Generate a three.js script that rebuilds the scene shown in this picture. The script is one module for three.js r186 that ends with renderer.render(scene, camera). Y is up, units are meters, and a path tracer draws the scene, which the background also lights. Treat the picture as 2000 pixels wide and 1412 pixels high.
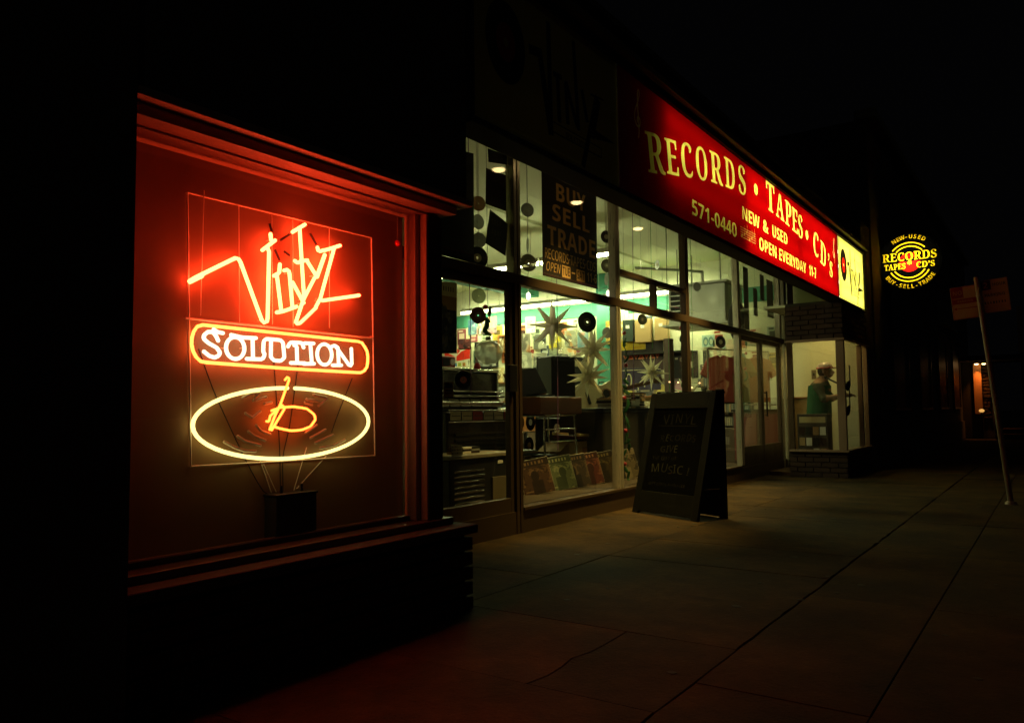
import * as THREE from 'three';
import { mergeGeometries } from 'three/addons/utils/BufferGeometryUtils.js';
import { RoundedBoxGeometry } from 'three/addons/geometries/RoundedBoxGeometry.js';
import { MarchingCubes } from 'three/addons/objects/MarchingCubes.js';
import { RectAreaLightUniformsLib } from 'three/addons/lights/RectAreaLightUniformsLib.js';

// ---------- camera, sky, moon, exposure ----------
RectAreaLightUniformsLib.init();
const scene = new THREE.Scene();
const camera = new THREE.PerspectiveCamera(49.55, 1024 / 722, 0.05, 400);
camera.position.set(0, 0.9, 3.35);
{
  const yaw = THREE.MathUtils.degToRad(34.8), pitch = THREE.MathUtils.degToRad(3.7), roll = THREE.MathUtils.degToRad(-0.65);
  camera.lookAt(Math.cos(yaw) * Math.cos(pitch), 0.9 + Math.sin(pitch), 3.35 - Math.sin(yaw) * Math.cos(pitch));
  camera.rotateZ(roll);
}
const skyPixels = new Float32Array(32 * 16 * 4);
for (let i = 0; i < 32 * 16; i++) skyPixels.set([0.0007, 0.0007, 0.0008, 1], i * 4);
const sky = new THREE.DataTexture(skyPixels, 32, 16, THREE.RGBAFormat, THREE.FloatType);
sky.mapping = THREE.EquirectangularReflectionMapping; sky.magFilter = THREE.LinearFilter; sky.needsUpdate = true;
scene.background = sky; scene.environment = sky;
const moon = new THREE.DirectionalLight(0xfff0dd, 0.012);
moon.position.set(-14, 26, 22); moon.target.position.set(7, 0, 0); scene.add(moon, moon.target);
moon.castShadow = true; Object.assign(moon.shadow.camera, { left: -25, right: 30, top: 25, bottom: -25, near: 1, far: 90 });
const renderer = new THREE.WebGLRenderer({ antialias: true });
renderer.toneMapping = THREE.LinearToneMapping; renderer.toneMappingExposure = 1;
renderer.shadowMap.enabled = true;

// ---------- helpers ----------
let seed = 7;
const rnd = () => { seed = (Math.imul(seed, 1664525) + 1013904223) >>> 0; return seed / 4294967296; };
const rr = (a, b) => a + (b - a) * rnd();
const V = (x, y, z) => new THREE.Vector3(x, y, z);
const taken = new Map();
function numbered(n) { const k = taken.get(n) ?? 0; taken.set(n, k + 1); return k ? n + '_' + String(k).padStart(3, '0') : n; }
const shade = (m) => { m.castShadow = m.receiveShadow = true; return m; };
function thing(name, label, category, group, at) {
  const g = new THREE.Group(); g.name = numbered(name); g.userData = { label, category };
  if (group) g.userData.group = group;
  if (at) g.position.set(...at);
  scene.add(g); return g;
}
function part(parent, name, geo, mat) { const m = shade(new THREE.Mesh(geo, mat)); m.name = name; parent.add(m); return m; }
function solo(name, geo, mat, label, category, group) {
  const m = shade(new THREE.Mesh(geo, mat)); m.name = numbered(name); m.userData = { label, category };
  if (group) m.userData.group = group;
  scene.add(m); return m;
}
function ground(name, geo, mat) { const m = shade(new THREE.Mesh(geo, mat)); m.name = name; m.userData = { kind: 'structure' }; scene.add(m); return m; }
const bx = (x0, x1, y0, y1, z0, z1) => new THREE.BoxGeometry(x1 - x0, y1 - y0, z1 - z0).translate((x0 + x1) / 2, (y0 + y1) / 2, (z0 + z1) / 2);
const rb = (x0, x1, y0, y1, z0, z1, r = 0.008) => new RoundedBoxGeometry(x1 - x0, y1 - y0, z1 - z0, 1, r).translate((x0 + x1) / 2, (y0 + y1) / 2, (z0 + z1) / 2);
const merge = (list) => mergeGeometries(list.map((g) => (g.index ? g.toNonIndexed() : g)));
const cyl = (r0, r1, h, seg = 20) => new THREE.CylinderGeometry(r0, r1, h, seg);
function rod(a, b, r, seg = 8) {
  const A = V(...a), B = V(...b), g = cyl(r, r, A.distanceTo(B), seg);
  g.applyQuaternion(new THREE.Quaternion().setFromUnitVectors(V(0, 1, 0), B.clone().sub(A).normalize()));
  return g.translate((A.x + B.x) / 2, (A.y + B.y) / 2, (A.z + B.z) / 2);
}
// a polyline with rounded corners as a tube with closed ends
function tubeOf(pts, r, seg = 8, tension = 0.12) {
  const c = pts.length === 2 ? new THREE.LineCurve3(pts[0], pts[1]) : new THREE.CatmullRomCurve3(pts, false, 'catmullrom', tension);
  const n = pts.length === 2 ? 1 : Math.max(8, pts.length * 5);
  const caps = [pts[0], pts[pts.length - 1]].map((p) => new THREE.SphereGeometry(r, seg, 5).translate(p.x, p.y, p.z));
  return merge([new THREE.TubeGeometry(c, n, r, seg, false), ...caps]);
}
const onZ = (list, z) => list.map(([x, y]) => V(x, y, z));
function canvas(w, h, draw) {
  const c = document.createElement('canvas'); c.width = w; c.height = h;
  const g = c.getContext('2d'); draw(g, w, h);
  const t = new THREE.CanvasTexture(c); t.colorSpace = THREE.SRGBColorSpace; t.magFilter = THREE.LinearFilter; t.anisotropy = 8;
  return t;
}
function noiseTex(size, f, repeat = 1) {
  const d = new Uint8Array(size * size * 4);
  for (let y = 0; y < size; y++) for (let x = 0; x < size; x++) { const v = f(x / size, y / size); const c = Array.isArray(v) ? v : [v, v, v]; d.set([...c.map((q) => Math.max(0, Math.min(255, q))), 255], (y * size + x) * 4); }
  const t = new THREE.DataTexture(d, size, size); t.wrapS = t.wrapT = THREE.RepeatWrapping; t.magFilter = THREE.LinearFilter; t.repeat.set(repeat, repeat); t.needsUpdate = true; return t;
}
const grid = []; for (let i = 0; i < 64 * 64; i++) grid.push(rnd());
function vnoise(u, v, f) { // tileable value noise, f a whole number up to 64
  const x = u * f, y = v * f, xi = Math.floor(x), yi = Math.floor(y), a = x - xi, b = y - yi, s = (t) => t * t * (3 - 2 * t);
  const g = (i, j) => grid[((j % f + f) % f) * 64 + ((i % f + f) % f)];
  const p = g(xi, yi) + (g(xi + 1, yi) - g(xi, yi)) * s(a), q = g(xi, yi + 1) + (g(xi + 1, yi + 1) - g(xi, yi + 1)) * s(a);
  return p + (q - p) * s(b);
}
const fbm = (u, v) => 0.4 * vnoise(u, v, 5) + 0.25 * vnoise(u, v, 13) + 0.2 * vnoise(u, v, 29) + 0.15 * vnoise(u, v, 61);
const M = (c, roughness = 0.7, o = {}) => new THREE.MeshPhysicalMaterial({ color: Array.isArray(c) ? new THREE.Color().setRGB(...c) : c, roughness, ...o });
const glow = (c, k) => new THREE.MeshStandardMaterial({ color: 0x222222, roughness: 0.4, emissive: new THREE.Color().setRGB(...c), emissiveIntensity: k });

// ---------- surfaces ----------
const concreteMap = noiseTex(512, (u, v) => { const n = fbm(u, v), s = vnoise(u, v, 3), k = rnd(); const st = vnoise(u, v, 7), b = 132 + 120 * (n - 0.5) + 60 * (s - 0.5) - (st > 0.78 ? 40 * (st - 0.78) / 0.22 : 0) + (k < 0.06 ? -46 * rnd() : 0) + 22 * (k - 0.5); return [b, b * 0.95, b * 0.86]; });
concreteMap.colorSpace = THREE.SRGBColorSpace;
const grainBump = noiseTex(256, (u, v) => 255 * (0.5 * fbm(u, v) + 0.5 * rnd()));
const plasterBump = noiseTex(256, (u, v) => 255 * fbm(u, v));
const wearRough = noiseTex(256, (u, v) => 120 + 130 * fbm(u, v));
const woodMap = noiseTex(256, (u, v) => { const n = vnoise(u, v, 3) * 3 + v * 18 + vnoise(u, v, 40) * 0.6, s = 0.5 + 0.5 * Math.sin(n * 6.28); const b = 150 + 60 * s + 20 * rnd(); return [b, b * 0.8, b * 0.58]; });
woodMap.colorSpace = THREE.SRGBColorSpace;
const mat = {
  slab: M([0.135, 0.083, 0.021], 0.92, { map: concreteMap, bumpMap: grainBump, bumpScale: 0.004, specularIntensity: 0.5 }),
  joint: M([0.02, 0.014, 0.007], 1),
  asphalt: M([0.05, 0.05, 0.048], 0.95, { bumpMap: grainBump, bumpScale: 0.004 }),
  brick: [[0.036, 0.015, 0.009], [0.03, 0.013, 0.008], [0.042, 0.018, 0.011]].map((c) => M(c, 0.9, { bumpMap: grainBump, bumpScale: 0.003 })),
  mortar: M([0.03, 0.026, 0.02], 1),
  darkWall: M([0.05, 0.045, 0.04], 0.9, { bumpMap: plasterBump, bumpScale: 0.004 }),
  paintFrame: M([0.26, 0.17, 0.12], 0.55, { roughnessMap: wearRough, bumpMap: plasterBump, bumpScale: 0.0008 }),
  darkFrame: M([0.09, 0.06, 0.045], 0.6, { roughnessMap: wearRough }),
  alu: M([0.62, 0.57, 0.46], 0.42, { metalness: 0.55, roughnessMap: wearRough }),
  bronze: M([0.1, 0.065, 0.04], 0.5, { metalness: 0.35, roughnessMap: wearRough }),
  glass: M(0xffffff, 0.0, { transmission: 1, thickness: 0, ior: 1.5 }),
  wall: M([0.73, 0.74, 0.54], 0.8, { bumpMap: plasterBump, bumpScale: 0.002 }),
  ceiling: M([0.74, 0.77, 0.54], 0.9, { bumpMap: plasterBump, bumpScale: 0.003 }),
  teal: M([0.05, 0.25, 0.17], 0.7),
  floor: M([0.16, 0.12, 0.08], 0.5, { map: woodMap }),
  black: M([0.012, 0.012, 0.012], 0.45),
  blackMatt: M([0.015, 0.014, 0.012], 0.85),
  chrome: M([0.75, 0.75, 0.72], 0.12, { metalness: 1 }),
  white: M([0.78, 0.77, 0.68], 0.6),
  housing: M([0.7, 0.7, 0.62], 0.5),
  string: M([0.25, 0.24, 0.2], 0.8),
  wood: M([0.55, 0.34, 0.18], 0.45, { map: woodMap }),
  cardboard: M([0.42, 0.28, 0.13], 0.9, { bumpMap: plasterBump, bumpScale: 0.001 }),
  vinyl: M([0.012, 0.012, 0.013], 0.3, { clearcoat: 0.3 }),
};
// ---------- ground: sidewalk slabs with open joints, kerb, street ----------
{
  ground('street', new THREE.PlaneGeometry(400, 400).rotateX(-Math.PI / 2).translate(100, -0.16, 206), mat.asphalt);
  const walk = ground('sidewalk', bx(-30, 60, -0.2, -0.022, -0.02, 4.4), mat.joint);
  const bed = ground('terrain', new THREE.PlaneGeometry(400, 400).rotateX(-Math.PI / 2).translate(100, -0.21, -150), mat.asphalt);
  bed.userData.kind = 'structure';
  const slab = (pts) => { // outline in x, z
    const s = new THREE.Shape(pts.map(([x, z]) => new THREE.Vector2(x, -z)));
    const g = new THREE.ExtrudeGeometry(s, { depth: 0.05, bevelEnabled: true, bevelThickness: 0.003, bevelSize: 0.0015, bevelSegments: 1 });
    g.rotateX(-Math.PI / 2).translate(0, -0.053 + rr(-0.0015, 0.0015), 0);
    const uv = g.attributes.uv, p = g.attributes.position, ox = rnd(), oy = rnd();
    for (let i = 0; i < uv.count; i++) uv.setXY(i, p.getX(i) / 1.7 + ox, p.getZ(i) / 1.7 + oy);
    part(walk, 'slab', g, mat.slab);
  };
  const j = 0.003;
  const zs = [0.012, 1.0, 2.32, 2.86, 4.2];
  const jag = (x0, x1, z, n, amp) => { const o = []; for (let i = 0; i <= n; i++) o.push([x0 + (x1 - x0) * i / n, z + (i && i < n ? rr(-amp, amp) : 0)]); return o; };
  for (let row = 0; row < 4; row++) {
    const step = row < 2 ? 0.735 : 1.47;
    for (let x = row < 2 ? -2.2 : -2.2 + 0.31; x < 17; x += step) {
      const x0 = x + j, x1 = x + step - j, z0 = zs[row] + j, z1 = zs[row + 1] - j;
      if (row === 1 && Math.abs(x + step - 2.95) < 0.4) { // cracked corner slab
        const mid = jag(x0, x1, 1.86, 7, 0.02);
        slab([[x0, z0], [x1, z0], ...mid.slice().reverse().map(([a, b]) => [a, b - 0.004])]);
        slab([...mid.map(([a, b]) => [a, b + 0.003]), [x1, z1], [x0, z1]]);
      } else if (row === 1) slab([[x0, z0], [x1, z0], ...jag(x0, x1, z1 - 0.004, 8, 0.005).reverse()]);
      else if (row === 2) slab([...jag(x0, x1, z0 + 0.004, 10, 0.005), [x1, z1], [x0, z1]]);
      else slab([[x0, z0], [x1, z0], [x1, z1], [x0, z1]]);
    }
  }
  const gum = M([0.018, 0.015, 0.012], 0.8), gumGeo = new THREE.CylinderGeometry(1, 1.15, 0.003, 9);
  for (let i = 0; i < 90; i++) { const m = part(walk, 'gum_spot', gumGeo, gum), r = rr(0.008, 0.022); m.position.set(rr(2.4, 11), 0.0012, rr(0.2, 4)); m.scale.set(r, 0.7, r * rr(0.7, 1.1)); m.rotation.y = rr(0, 3); }
  const kerb = ground('kerb', rb(-30, 60, -0.18, 0.004, 4.21, 4.4, 0.012), mat.slab);
}

// a field of bricks on the front (facing dir) of a wall: origin, along-vector, size
const brickGeo = new RoundedBoxGeometry(0.197, 0.057, 0.03, 1, 0.004);
function bricks(parent, o, along, len, y0, y1, turn, out) {
  let row = 0;
  for (let y = y0; y + 0.06 <= y1 + 0.004; y += 0.067, row++) {
    for (let s = row % 2 ? -0.1035 : 0; s < len - 0.02; s += 0.207) {
      const a = Math.max(s, 0), b = Math.min(s + 0.197, len); if (b - a < 0.04) continue;
      const m = part(parent, 'brick', brickGeo, mat.brick[Math.floor(rnd() * 3)]);
      m.scale.x = (b - a) / 0.197; const c = (a + b) / 2, q = out + rr(-0.003, 0.003);
      m.position.set(o[0] + along[0] * c + Math.sin(turn) * q, y + 0.0285, o[1] + along[1] * c + Math.cos(turn) * q); m.rotation.y = turn + rr(-0.006, 0.006);
    }
  }
}

// ---------- the shop building ----------
{
  const b = thing('shop_building', 'dark single storey shop building behind the long lit sign', 'building');
  part(b, 'pier', bx(-8, 1.243, -0.05, 4.1, -0.1, 1.13), mat.darkWall);
  part(b, 'upper_wall', bx(1.2, 2.9, 1.9, 4.1, 0.12, 1.08), mat.darkWall);
  part(b, 'soffit', bx(2.9, 12.42, 3.06, 3.2, -0.04, 0.9), M([0.07, 0.055, 0.035], 0.9, { bumpMap: plasterBump, bumpScale: 0.003 }));
  part(b, 'parapet', bx(2.9, 13.1, 3.2, 3.7, -0.12, 0.78), mat.darkWall);
  part(b, 'coping', rb(2.9, 13.15, 3.7, 3.76, -0.3, 0.84), mat.darkWall);
  part(b, 'roof', bx(-8, 13.1, 3.6, 3.7, -10.2, -0.12), mat.darkWall);
  part(b, 'ceiling', bx(-1, 13, 3.45, 3.5, -10, -0.05), mat.ceiling);
  part(b, 'interior_wall', bx(12.9, 13.1, -0.05, 3.6, -10, -0.05), mat.wall);
  part(b, 'rear_wall', bx(-1.2, 13.1, -0.05, 3.6, -10.2, -10), mat.wall);
  part(b, 'party_wall', bx(-1.2, -1, -0.05, 3.6, -10, -0.1), mat.wall);
  part(b, 'end_pier', bx(12.43, 13.1, -0.05, 3.7, -0.05, 1.06), mat.darkWall);
  part(b, 'shop_floor', bx(-1, 12.9, -0.02, 0.05, -10, -0.05), mat.floor);
  part(b, 'head_wall', bx(1.2, 12.9, 2.98, 3.45, -0.1, -0.041), mat.ceiling);
  part(b, 'teal_band', bx(12.885, 12.899, 2.68, 2.93, -9.9, -0.1), mat.teal);
  part(b, 'teal_pilaster', bx(12.8, 12.898, 0.05, 3.449, -3.62, -3.2), mat.teal);
  part(b, 'teal_beam', bx(6.4, 12.897, 3.16, 3.448, -5.25, -4.95), mat.teal);
  part(b, 'ceiling_strip', bx(-0.9, 12.88, 3.415, 3.449, -2.45, -2.3), mat.ceiling);
}

// ---------- storefront: mullions, transom, doors, panes at z = 0 ----------
{
  const s = thing('storefront', 'wide aluminium framed glass shop front set back under the long sign', 'storefront');
  const zf = 0.035, zb = -0.04;
  part(s, 'bulkhead', bx(2.95, 12.05, 0, 0.165, -0.05, 0.03), mat.bronze);
  part(s, 'sill', rb(4.9, 9.85, 0.165, 0.19, -0.06, 0.045, 0.004), mat.bronze);
  part(s, 'transom', rb(2.95, 12.08, 1.868, 1.945, zb, zf + 0.002, 0.006), mat.bronze);
  part(s, 'head', rb(2.95, 12.08, 2.9, 2.98, zb, zf, 0.006), mat.bronze);
  const pair = (x, y0, y1, m = mat.alu) => { const p = part(s, 'mullion', rb(x - 0.045, x - 0.006, y0, y1, zb, zf, 0.004), m); part(p, 'mullion_half', rb(x + 0.006, x + 0.045, y0, y1, zb, zf, 0.004), m); part(p, 'gasket', bx(x - 0.006, x + 0.006, y0, y1, zb + 0.004, zf - 0.012), mat.black); };
  for (const [x, m] of [[3.7, mat.bronze], [4.86, mat.bronze], [6.52, mat.alu], [8.2, mat.bronze], [9.93, mat.alu], [11.77, mat.alu]]) { pair(x, x === 4.86 || x === 11.77 ? 0.001 : 0.19, 1.868, m); pair(x, 1.945, 2.9, x === 8.2 ? mat.bronze : mat.alu); }
  // hopper lights between the second and third mullion
  const hop = part(s, 'hopper_rail', rb(6.565, 8.155, 2.185, 2.235, zb, zf - 0.004, 0.005), mat.bronze);
  part(hop, 'hopper_stile', rb(7.355, 7.4, 1.945, 2.185, zb, zf - 0.004, 0.005), mat.bronze);
  part(s, 'corner_post', rb(11.9, 12.08, 0, 2.98, -0.05, 0.06, 0.006), mat.alu);
  // panes
  const pane = (x0, x1, y0, y1) => part(s, 'pane', bx(x0, x1, y0, y1, -0.003, 0.003), mat.glass);
  const xs = [2.97, 3.7, 4.86, 6.52, 8.2, 9.93, 11.77];
  for (let i = 0; i < 6; i++) { const a = xs[i] + 0.046, b = xs[i + 1] - 0.046; if (i === 3) { pane(a, b, 2.236, 2.9); pane(a, 7.354, 1.946, 2.184); pane(7.401, b, 1.946, 2.184); } else pane(a, b, 1.946, 2.9); if (i > 1 && i < 5) { pane(a, b, 0.191, 1.867); } }
  // single door beside the neon bay
  const leaf = (x0, x1, bar, low) => {
    const d = part(s, 'door', merge([rb(x0, x0 + 0.05, 0.01, 1.866, -0.028, 0.02, 0.004), rb(x1 - 0.05, x1, 0.01, 1.866, -0.028, 0.02, 0.004), rb(x0 + 0.05, x1 - 0.05, 1.805, 1.866, -0.028, 0.02, 0.004), rb(x0 + 0.05, x1 - 0.05, 0.01, low, -0.028, 0.02, 0.004)]), mat.bronze);
    part(d, 'pane', bx(x0 + 0.05, x1 - 0.05, low, 1.805, -0.006, 0), mat.glass);
    part(d, 'push_bar', rod([x0 + 0.05, 0.965, -0.05], [x1 - 0.05, 0.965, -0.05], 0.011), mat.alu);
    return d;
  };
  const d0 = leaf(3.748, 4.812, 0.965, 0.27);
  part(d0, 'lock_box', rb(4.7, 4.81, 1.05, 1.25, 0.021, 0.06), mat.black);
  leaf(9.98, 10.83, 0.965, 0.42); const d2 = leaf(10.85, 11.72, 0.965, 0.42);
  part(d2, 'pull_handle', merge([rod([10.91, 0.8, 0.055], [10.91, 1.15, 0.055], 0.012), rod([10.91, 0.82, 0.02], [10.91, 0.82, 0.055], 0.009), rod([10.91, 1.13, 0.02], [10.91, 1.13, 0.055], 0.009)]), mat.bronze);
}

// ---------- far display bay ----------
{
  const b = thing('display_bay', 'far projecting window bay on a brick base, a person inside', 'window bay');
  const X = 10.8, zi = 0.37, zo = 1.1, top = 1.79, sill = 0.36;
    part(b, 'bay_floor', bx(X + 0.1, 12.42, -0.02, 0.05, 0.06, zo - 0.1), mat.floor);
  const face = part(b, 'brick_side', bx(X + 0.02, X + 0.09, 0, sill - 0.031, zi, zo - 0.02), mat.mortar);
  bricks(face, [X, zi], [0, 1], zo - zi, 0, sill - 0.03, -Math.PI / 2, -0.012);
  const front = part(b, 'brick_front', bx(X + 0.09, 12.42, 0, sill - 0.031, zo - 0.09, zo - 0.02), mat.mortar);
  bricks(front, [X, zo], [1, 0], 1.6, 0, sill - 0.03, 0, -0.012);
  part(b, 'sill', merge([rb(X - 0.03, X + 0.05, sill - 0.03, sill, zi, zo + 0.03, 0.004), rb(X + 0.05, 12.42, sill - 0.03, sill, zo - 0.05, zo + 0.03, 0.004)]), mat.paintFrame);
  part(b, 'head_trim', merge([rb(X - 0.025, X + 0.03, top, top + 0.03, zi - 0.01, zo + 0.02, 0.004), rb(X + 0.03, 12.42, top, top + 0.03, zo - 0.03, zo + 0.02, 0.004)]), mat.paintFrame);
  const up = part(b, 'brick_spandrel', merge([bx(X + 0.02, X + 0.08, top + 0.031, 2.32, zi, zo - 0.03), bx(X + 0.08, 12.4, top + 0.031, 2.32, zo - 0.09, zo - 0.03)]), mat.mortar);
  bricks(up, [X, zi], [0, 1], zo - zi, top + 0.03, 2.33, -Math.PI / 2, -0.012);
  bricks(up, [X, zo - 0.01], [1, 0], 1.6, top + 0.03, 2.33, 0, -0.012);
  part(b, 'bay_soffit', bx(X + 0.08, 12.4, 2.285, 2.32, 0.06, zo - 0.09), mat.wall);
  part(b, 'inner_post', rb(X, X + 0.06, sill, top, zi, zi + 0.07, 0.004), mat.bronze);
  part(b, 'corner_post', rb(X, X + 0.07, sill, top, zo - 0.1, zo, 0.004), mat.paintFrame);
  part(b, 'end_post', rb(12.3, 12.42, sill, top, zo - 0.06, zo, 0.004), mat.paintFrame);
  part(b, 'middle_post', rb(11.9, 11.97, sill, top, zo - 0.06, zo, 0.004), mat.paintFrame);
  part(b, 'side_pane', bx(X + 0.027, X + 0.033, sill, top, zi + 0.07, zo - 0.1), mat.glass);
  part(b, 'front_pane', bx(X + 0.07, 11.9, sill, top, zo - 0.04, zo - 0.034), mat.glass);
  part(b, 'front_pane', bx(11.97, 12.3, sill, top, zo - 0.04, zo - 0.034), mat.glass);
  part(b, 'inner_wall', bx(12.4, 12.425, 0.05, 3.0, 0.0, zo - 0.06), mat.wall);
  // splayed jamb that closes the shop front against the bay
  const jam = new THREE.Shape([[X + 0.07, zi + 0.02], [12.1, 0.03], [12.16, 0.06], [X + 0.13, zi + 0.08]].map(([x, z]) => new THREE.Vector2(x, -z)));
  part(b, 'splayed_jamb', new THREE.ExtrudeGeometry(jam, { depth: 0.33, bevelEnabled: false }).rotateX(-Math.PI / 2).translate(0, 0.0, 0), mat.bronze);
  part(b, 'splayed_head', new THREE.ExtrudeGeometry(jam, { depth: 1.2, bevelEnabled: false }).rotateX(-Math.PI / 2).translate(0, top + 0.03, 0), mat.bronze);
  part(b, 'splayed_pane', new THREE.ExtrudeGeometry(new THREE.Shape([[X + 0.09, zi + 0.04], [12.1, 0.05], [12.1, 0.056], [X + 0.09, zi + 0.046]].map(([x, z]) => new THREE.Vector2(x, -z))), { depth: top - 0.33, bevelEnabled: false }).rotateX(-Math.PI / 2).translate(0, 0.34, 0), mat.glass);
  const note = (x, y, name) => {
    const s = M([0.02, 0.018, 0.015], 0.6), z = zo - 0.033;
    const h = new THREE.SphereGeometry(1, 14, 8).scale(0.15, 0.065, 0.004).rotateZ(0.2).translate(x, y, z);
    const m = solo('music_note', merge([h, bx(x + 0.09, x + 0.14, y, y + 0.28, z - 0.002, z + 0.002).applyMatrix4(new THREE.Matrix4().makeShear(0, 0, 0.0, 0, 0, 0))]), s, name, 'window decal', 'music note decals');
    return m;
  };
  note(11.16, 1.2, 'upper black music note decal on the far bay window');
  note(11.1, 0.87, 'lower black music note decal on the far bay window');
}
// ---------- near bay with the neon ----------
{
  const b = thing('display_bay', 'near projecting window bay framing the red neon sign', 'window bay');
  const x0 = 1.25, x1 = 2.7, zo = 1.1;
  part(b, 'base_core', bx(1.2, 2.86, -0.05, 0.34, 0.05, zo - 0.04), mat.mortar);
  const fr = part(b, 'brick_front', bx(1.2, 2.865, -0.05, 0.34, zo - 0.04, zo - 0.02), mat.mortar);
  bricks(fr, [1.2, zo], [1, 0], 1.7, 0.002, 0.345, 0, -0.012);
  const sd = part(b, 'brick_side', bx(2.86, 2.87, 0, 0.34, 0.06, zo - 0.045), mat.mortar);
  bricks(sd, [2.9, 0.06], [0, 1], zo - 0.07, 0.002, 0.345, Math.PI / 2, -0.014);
  part(b, 'ledge', rb(1.2, 2.92, 0.346, 0.386, 0.06, 1.12, 0.006), mat.darkWall);
  part(b, 'sill', rb(1.2, 2.865, 0.386, 0.417, 0.79, 1.02, 0.006), mat.darkFrame);
  part(b, 'bottom_rail', rb(1.232, 2.669, 0.417, 0.44, 0.885, 0.925, 0.005), mat.darkFrame);
  part(b, 'head_rail', rb(1.2, 2.8, 1.818, 1.828, 0.86, 0.987, 0.004), mat.paintFrame);
  part(b, 'head_moulding', rb(1.2, 2.84, 1.828, 1.87, 0.86, 1.07, 0.005), mat.paintFrame);
  part(b, 'drip_cap', rb(1.2, 2.9, 1.87, 1.9, 0.86, 1.12, 0.006), mat.paintFrame);
  part(b, 'jamb', rb(2.67, 2.698, 0.417, 1.818, 0.89, 0.96, 0.004), mat.paintFrame);
  part(b, 'jamb_trim', rb(2.7, 2.718, 0.417, 1.818, 0.89, 1.0, 0.004), mat.paintFrame);
  part(b, 'corner_post', rb(2.72, 2.81, 0.417, 1.818, 0.9, 1.003, 0.005), mat.blackMatt);
  part(b, 'near_jamb', rb(1.2, 1.232, 0.417, 1.818, 0.8, 1.0, 0.005), mat.darkFrame);
  part(b, 'pane', bx(1.232, 2.67, 0.44, 1.818, 0.904, 0.91), mat.glass);
  part(b, 'side_pane', bx(2.77, 2.776, 0.42, 1.818, 0.1, 0.9), mat.glass);
  part(b, 'bay_floor', bx(1.2, 2.86, 0.387, 0.4, 0.05, 0.79), mat.floor);
  part(b, 'bay_ceiling', bx(1.2, 2.86, 1.871, 1.899, 0.0, 0.86), mat.darkWall);

  const board = solo('backing_panel', bx(1.205, 2.726, 0.418, 1.868, 0.8, 0.827), M([0.21, 0.125, 0.055], 0.75, { bumpMap: plasterBump, bumpScale: 0.0015 }), 'tan backing panel standing behind the neon tubes', 'panel');

  // neon
  const n = thing('neon_sign', 'glowing red and white neon sign with script letters over an oval', 'neon sign');
  const Z = 0.858;
  const red = glow([1, 0.054, 0.016], 36), orange = glow([1, 0.11, 0.018], 12), amber = glow([1, 0.12, 0.016], 9), hot = glow([1, 0.8, 0.52], 2.2), oval = glow([1, 0.8, 0.26], 2.4);
  const stroke = (name, list, m, r = 0.0074, z = Z) => part(n, name, tubeOf(onZ(list, z), r), m);
  const script = [
    [[1.598,1.373],[1.624,1.391],[1.781,1.483],[1.795,1.485],[1.806,1.474],[1.905,1.263],[1.917,1.254],[1.929,1.259],[1.932,1.276],[1.936,1.532],[1.929,1.546]],
    [[1.897,1.532],[1.956,1.58]], [[1.942,1.604],[1.945,1.582]],
    [[1.953,1.44],[1.977,1.456],[1.98,1.489]], [[1.974,1.447],[1.996,1.312]], [[1.967,1.298],[1.996,1.305],[2.064,1.331]],
    [[2.009,1.47],[2.027,1.476],[2.035,1.464],[2.051,1.332]], [[2.043,1.426],[2.1,1.35]], [[2.085,1.653],[2.11,1.374]],
    [[2.041,1.629],[2.103,1.671]], [[2.062,1.517],[2.075,1.511],[2.099,1.522],[2.126,1.529]], [[2.117,1.522],[2.163,1.471]],
    [[2.219,1.565],[2.178,1.467]], [[2.209,1.564],[2.168,1.47]], [[2.164,1.461],[2.108,1.367],[2.069,1.27]],
    [[2.067,1.263],[2.084,1.268],[2.164,1.337]], [[2.172,1.343],[2.191,1.372]], [[2.17,1.588],[2.177,1.573],[2.223,1.588],[2.294,1.617]],
    [[2.269,1.599],[2.196,1.381]], [[2.198,1.37],[2.405,1.416]],
  ];
  script.forEach((l, i) => stroke('script_tube', l, red, 0.0074, Z + (i % 2) * 0.01));
  stroke('script_tube', [[1.598,1.371],[1.644,1.398]], red, 0.008, Z + 0.003);
  const ell = (cx, cy, rx, ry, a0 = 0, a1 = Math.PI * 2, k = 28) => { const o = []; for (let i = 0; i <= k; i++) { const a = a0 + (a1 - a0) * i / k; o.push([cx + rx * Math.cos(a), cy + ry * Math.sin(a)]); } return o; };
  const letter = (list) => list.forEach((l) => stroke('letter_tube', l, hot, 0.0074));
  letter([[[1.716,1.171],[1.707,1.187],[1.693,1.201],[1.673,1.199],[1.658,1.186],[1.658,1.173],[1.678,1.159],[1.71,1.145],[1.724,1.128],[1.718,1.116],[1.702,1.109],[1.68,1.114],[1.659,1.128]],
    [[1.697,1.21],[1.715,1.202],[1.735,1.2]], [[1.77,1.196],[1.82,1.19],[1.879,1.192]], [[1.864,1.19],[1.867,1.112]],
    [[1.839,1.111],[1.909,1.113],[1.92,1.132],[1.913,1.143],[1.915,1.182],[1.928,1.192],[1.992,1.192],[2.006,1.182],[2.013,1.125],[1.996,1.111],[1.965,1.111],[1.949,1.124],[1.949,1.184]],
    [[2.031,1.169],[2.04,1.184],[2.052,1.187],[2.1,1.188],[2.109,1.17]], [[2.062,1.176],[2.074,1.171],[2.077,1.107]], [[2.045,1.105],[2.116,1.107]],
    [[2.114,1.188],[2.161,1.19]], [[2.144,1.186],[2.152,1.109]], [[2.11,1.104],[2.164,1.107]],
    [[2.258,1.183],[2.275,1.189],[2.293,1.18],[2.298,1.111]], [[2.264,1.105],[2.313,1.107]], [[2.283,1.184],[2.358,1.109],[2.373,1.11],[2.37,1.181]]]);
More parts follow.
